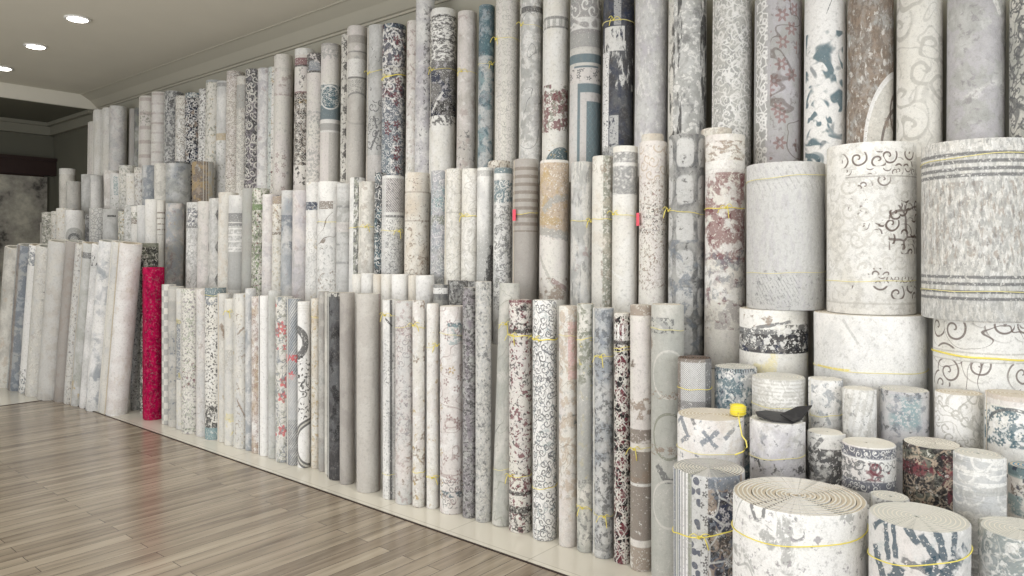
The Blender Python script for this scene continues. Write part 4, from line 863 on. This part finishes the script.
pile(826, 3.13, 37, 376, .001, 'white grey-flecked', 'slim white grey-flecked carpet roll right of the wavy ribbed one', ('Z','L',6), [n('B',14,.54,a=.8), n('D',34,.64)], tie=[(417,)])
pile(859, 3.0, 36, 385, .001, 'narrow cream-grey', 'narrow cream-grey carpet roll left of the blue faded one', ('W','L',6), [n('D',30,.6,a=.6), n('q',12,.54,a=.5), hx('q',.03,.5,.2,a=.4)], back=M_back)
pile(904, 2.98, 54, 385, .001, 'blue faded', 'grey carpet roll with a faded light blue square in its middle', ('L','V',5), [n('t',7,.38,y=(398,430),x=(888,922),a=.8,f=.5,soft=.02), n('D',24,.55,y=(393,399)), n('D',24,.57,y=(428,434)), n('b',14,.56,a=.6)], back=M_backG)
pile(958, 2.87, 52, 388, .001, 'cream damask', 'ivory carpet roll with faint tone-on-tone damask, between blue faded and paisley ones', ('Z','C',4), [sp('q',12,.35,a=.8,w=.5), wv('q',9,.02,a=.7)], back=M_backY)
pile(1014, 2.7, 62, 389, .001, 'teal paisley', 'cream carpet roll with teal paisley under a pink band', ('W','C',4), [one('P',y=(396,408)), one('X',y=(394,403),a=.5), n('T',20,.52,y=(410,450)), sp('Z',9,.2,y=(410,450)), vr('T',9,.28,.34,y=(410,450)), fw('T',18,.3,y=(410,450)), ci('D',1012,445,.12,.01)], back=M_backY)
r1 = pile(773, 3.6, 74, 313, .001, 'stormy short', 'cream carpet roll with a black stormy smear beneath the plain grey big roll', ('W','C',4),
     [n('D',6,.36,y=(330,354),a=.9), n('k',9,.45,y=(335,354)), n('N',12,.56,y=(335,354)), n('K',6,.46,y=(325,354),x=(785,812)), bar('D',750,330,790,322,.014), n('u',14,.6,y=(316,330)), n('W',24,.56,y=(318,350)), n('I',5,.56,y=(354,375),a=.35)], z1=1.33, turns=4)
r2 = pile(870, 3.34, 118, 311, .001, 'brushed white', 'broad plain white carpet roll with diagonal brush marks', ('Z','L',4), [hx('G',.05,.93,.9,a=.25,f=.7), n('W',6,.5,a=.6), bar('G',842,320,858,345,.012,a=.5), one('I',y=(372,374),x=(815,850),a=.8)], z1=1.33, turns=4, tie=[(374,None,0,.003,M_tieP)])
r3 = pile(982, 3.05, 105, 313, .001, 'brown scrolled', 'cream carpet roll with brown scroll swirls and a yellow ribbon', ('W','C',4), [sp('w',5,.7,w=.12,f=.04,k=22,y=(324,352)), wv('w',5,.006,y=(325,352),f=.05), sp('q',14,.3,y=(315,323)), one('q',y=(354,355.5)), sp('w',5.5,.7,w=.12,f=.04,k=22,y=(364,392)), wv('w',5,.006,y=(364,392),f=.05), one('q',y=(363,364.2))], z1=1.33, turns=4, tie=[(359,None,-.006,.007,M_tie)])
pile(785, 3.6, 81, 161, 1.3315, 'plain grey big', 'large plain pale grey carpet roll, leftmost of the three big upper ones', ('L','L',9), [n('V',30,.55,sv=.25,a=.5), n('G',40,.6,sv=.3,a=.35), one('G',x=(806,830),soft=.03,a=.3), hx('D',.018,.75,-.6,y=(275,305),x=(755,800),f=.6,a=.5), n('D',34,.62,y=(270,312),a=.5), hx('D',.03,.9,-.6,y=(165,190),f=.6,a=.4)], tie=[(176,None,.012,.0025,M_tieP),(273,None,.004,.0018,M_tieP)], wob=.003)
pile(871, 3.35, 92, 141, 1.3315, 'brown medallion', 'large ivory carpet roll with brown scroll borders and half medallion', ('W','C',4),
     [n('q',14,.54,a=.4), sp('Q',8,.3,w=.2,y=(180,270),a=.9)]
     +[sp('w',8.5,.45,w=.12,y=(151,166),x=(842,925),f=.08,k=17,a=.9), sp('w',15,.4,w=.1,y=(168,174),x=(846,925),f=.1), one('w',y=(175.5,176.5),x=(846,925),a=.6), sp('w',11,.4,w=.1,y=(177,188),x=(858,892),f=.1,a=.8), n('w',30,.6,y=(186,214),x=(848,868),a=.7)]
     +[sp('w',9,.3,w=.15,y=(a,b),x=(c,925),f=.06,k=17,a=.95) for a, b, c in ((200,210,900),(210,220,888),(220,234,878),(234,244,888),(244,254,900))]
     +[ve('w',10,.06,y=(205,250),x=(888,925),f=.1,a=.8), sp('w',14,.4,w=.1,y=(223,230),x=(862,880),f=.05), sp('w',15,.4,w=.1,y=(277,283),x=(872,925),f=.1), sp('w',8.5,.45,w=.12,y=(286,299),x=(852,925),f=.08,k=17,a=.9), sp('w',12,.4,y=(268,275),x=(868,890),f=.1), one('q',y=(303,305),a=.5)], tie=[(281.5,None,.004,.0025,M_tieP)], wob=.003)
pile(978, 3.05, 122, 137, 1.3315, 'dark-ringed', 'largest upper carpet roll, grey brushed with black rings at top and bottom', ('Q','L',14),
     [n('W',45,.54,sv=.4,a=.7), n('u',34,.54,sv=.3,a=.6,y=(180,265)), n('D',45,.57,sv=.35,a=.5,y=(178,272)), n('G',40,.52,sv=.35,a=.7)]+[one('D',y=(a,a+3.6),f=.35) for a in (150,158,165.5,172)]+[one('D',y=(a,a+3.2),f=.35) for a in (276,283,291,298)]+[n('D',40,.6,y=(138,150),a=.5)], tie=[(154,None,.012,.003,M_tieP),(292,None,0,.0028,M_tieP)], wob=.003)

# ---- small things lying on the pile
# squat yellow object (a ball of the tying twine)
x, y, R, z = q1
dx, dy = px_dir(738); td = 3.08
t = thing('twine_ball', 'small bright yellow ball of tying twine on the blue zigzag roll', 'ball of twine', (dx*td, dy*td, z+.0005))
m = MB(); m.lathe([(.018,0),(.026,.003),(.031,.012),(.032,.026),(.030,.040),(.024,.047),(.014,.0495)], 24); m.build('wound_body', plain('yellow_spool',(240,222,50),.5,.5,.25,120), t, True)
m = MB()
for k in range(5):
    zz = .010+.008*k; rr = .0325
    m.tube([(rr*cos(a*2*pi/20), rr*sin(a*2*pi/20), zz+.003*sin(a*2*pi/20+k)) for a in range(20)], .0017, 5, True)
m.build('windings', M_tie, t, True)
# loose end hanging down the roll beside it
vx, vy = px_dir(741); 
m = MB()
pts = []
for px_, py_, tt in ((738,413,3.03),(740,425,2.965),(742,436,2.955),(746,441,2.95),(747,447,2.945),(743,452,2.94),(735,455,2.935)):
    a, b = px_dir(px_); pts.append((a*tt-dx*td, b*tt-dy*td, z_at(py_, tt)-z))
m.tube(pts, .003, 5); m.build('loose_end', M_tie, t, True)

# black folded sheet
x, y, R, z = q2
t = thing('folded_sheet', 'black folded sheet with raised pointed corner on the pale lilac roll', 'folded sheet', (x, y, z+.001))
M_blk = plain('black_sheet', (28,28,32), .45, .5, .15, 40)
def wing(p, th=.004):
    v = [(a, b, c) for a, b, c in p]+[(a, b, c+th) for a, b, c in p]; k = len(p)
    return v, [tuple(range(k))[::-1], tuple(range(k, 2*k))]+[(i, (i+1) % k, k+(i+1) % k, k+i) for i in range(k)]
def loc(rx, fy, z_): return (RGT[0]*rx+FWD[0]*fy, RGT[1]*rx+FWD[1]*fy, z_)
v, f = wing([loc(-.085,-.02,.012), loc(-.04,-.075,.004), loc(.03,-.095,0), loc(.085,-.05,.006), loc(.07,.03,.012), loc(-.03,.045,.02), loc(-.08,.02,.02)])
link_mesh('flat_leaf', v, f, M_blk, t)
v, f = wing([loc(.03,-.095,.005), loc(.085,-.05,.0105), loc(.145,.0,.05), loc(.09,.015,.042), loc(.0,-.04,.022)])
link_mesh('raised_leaf', v, f, M_blk, t)
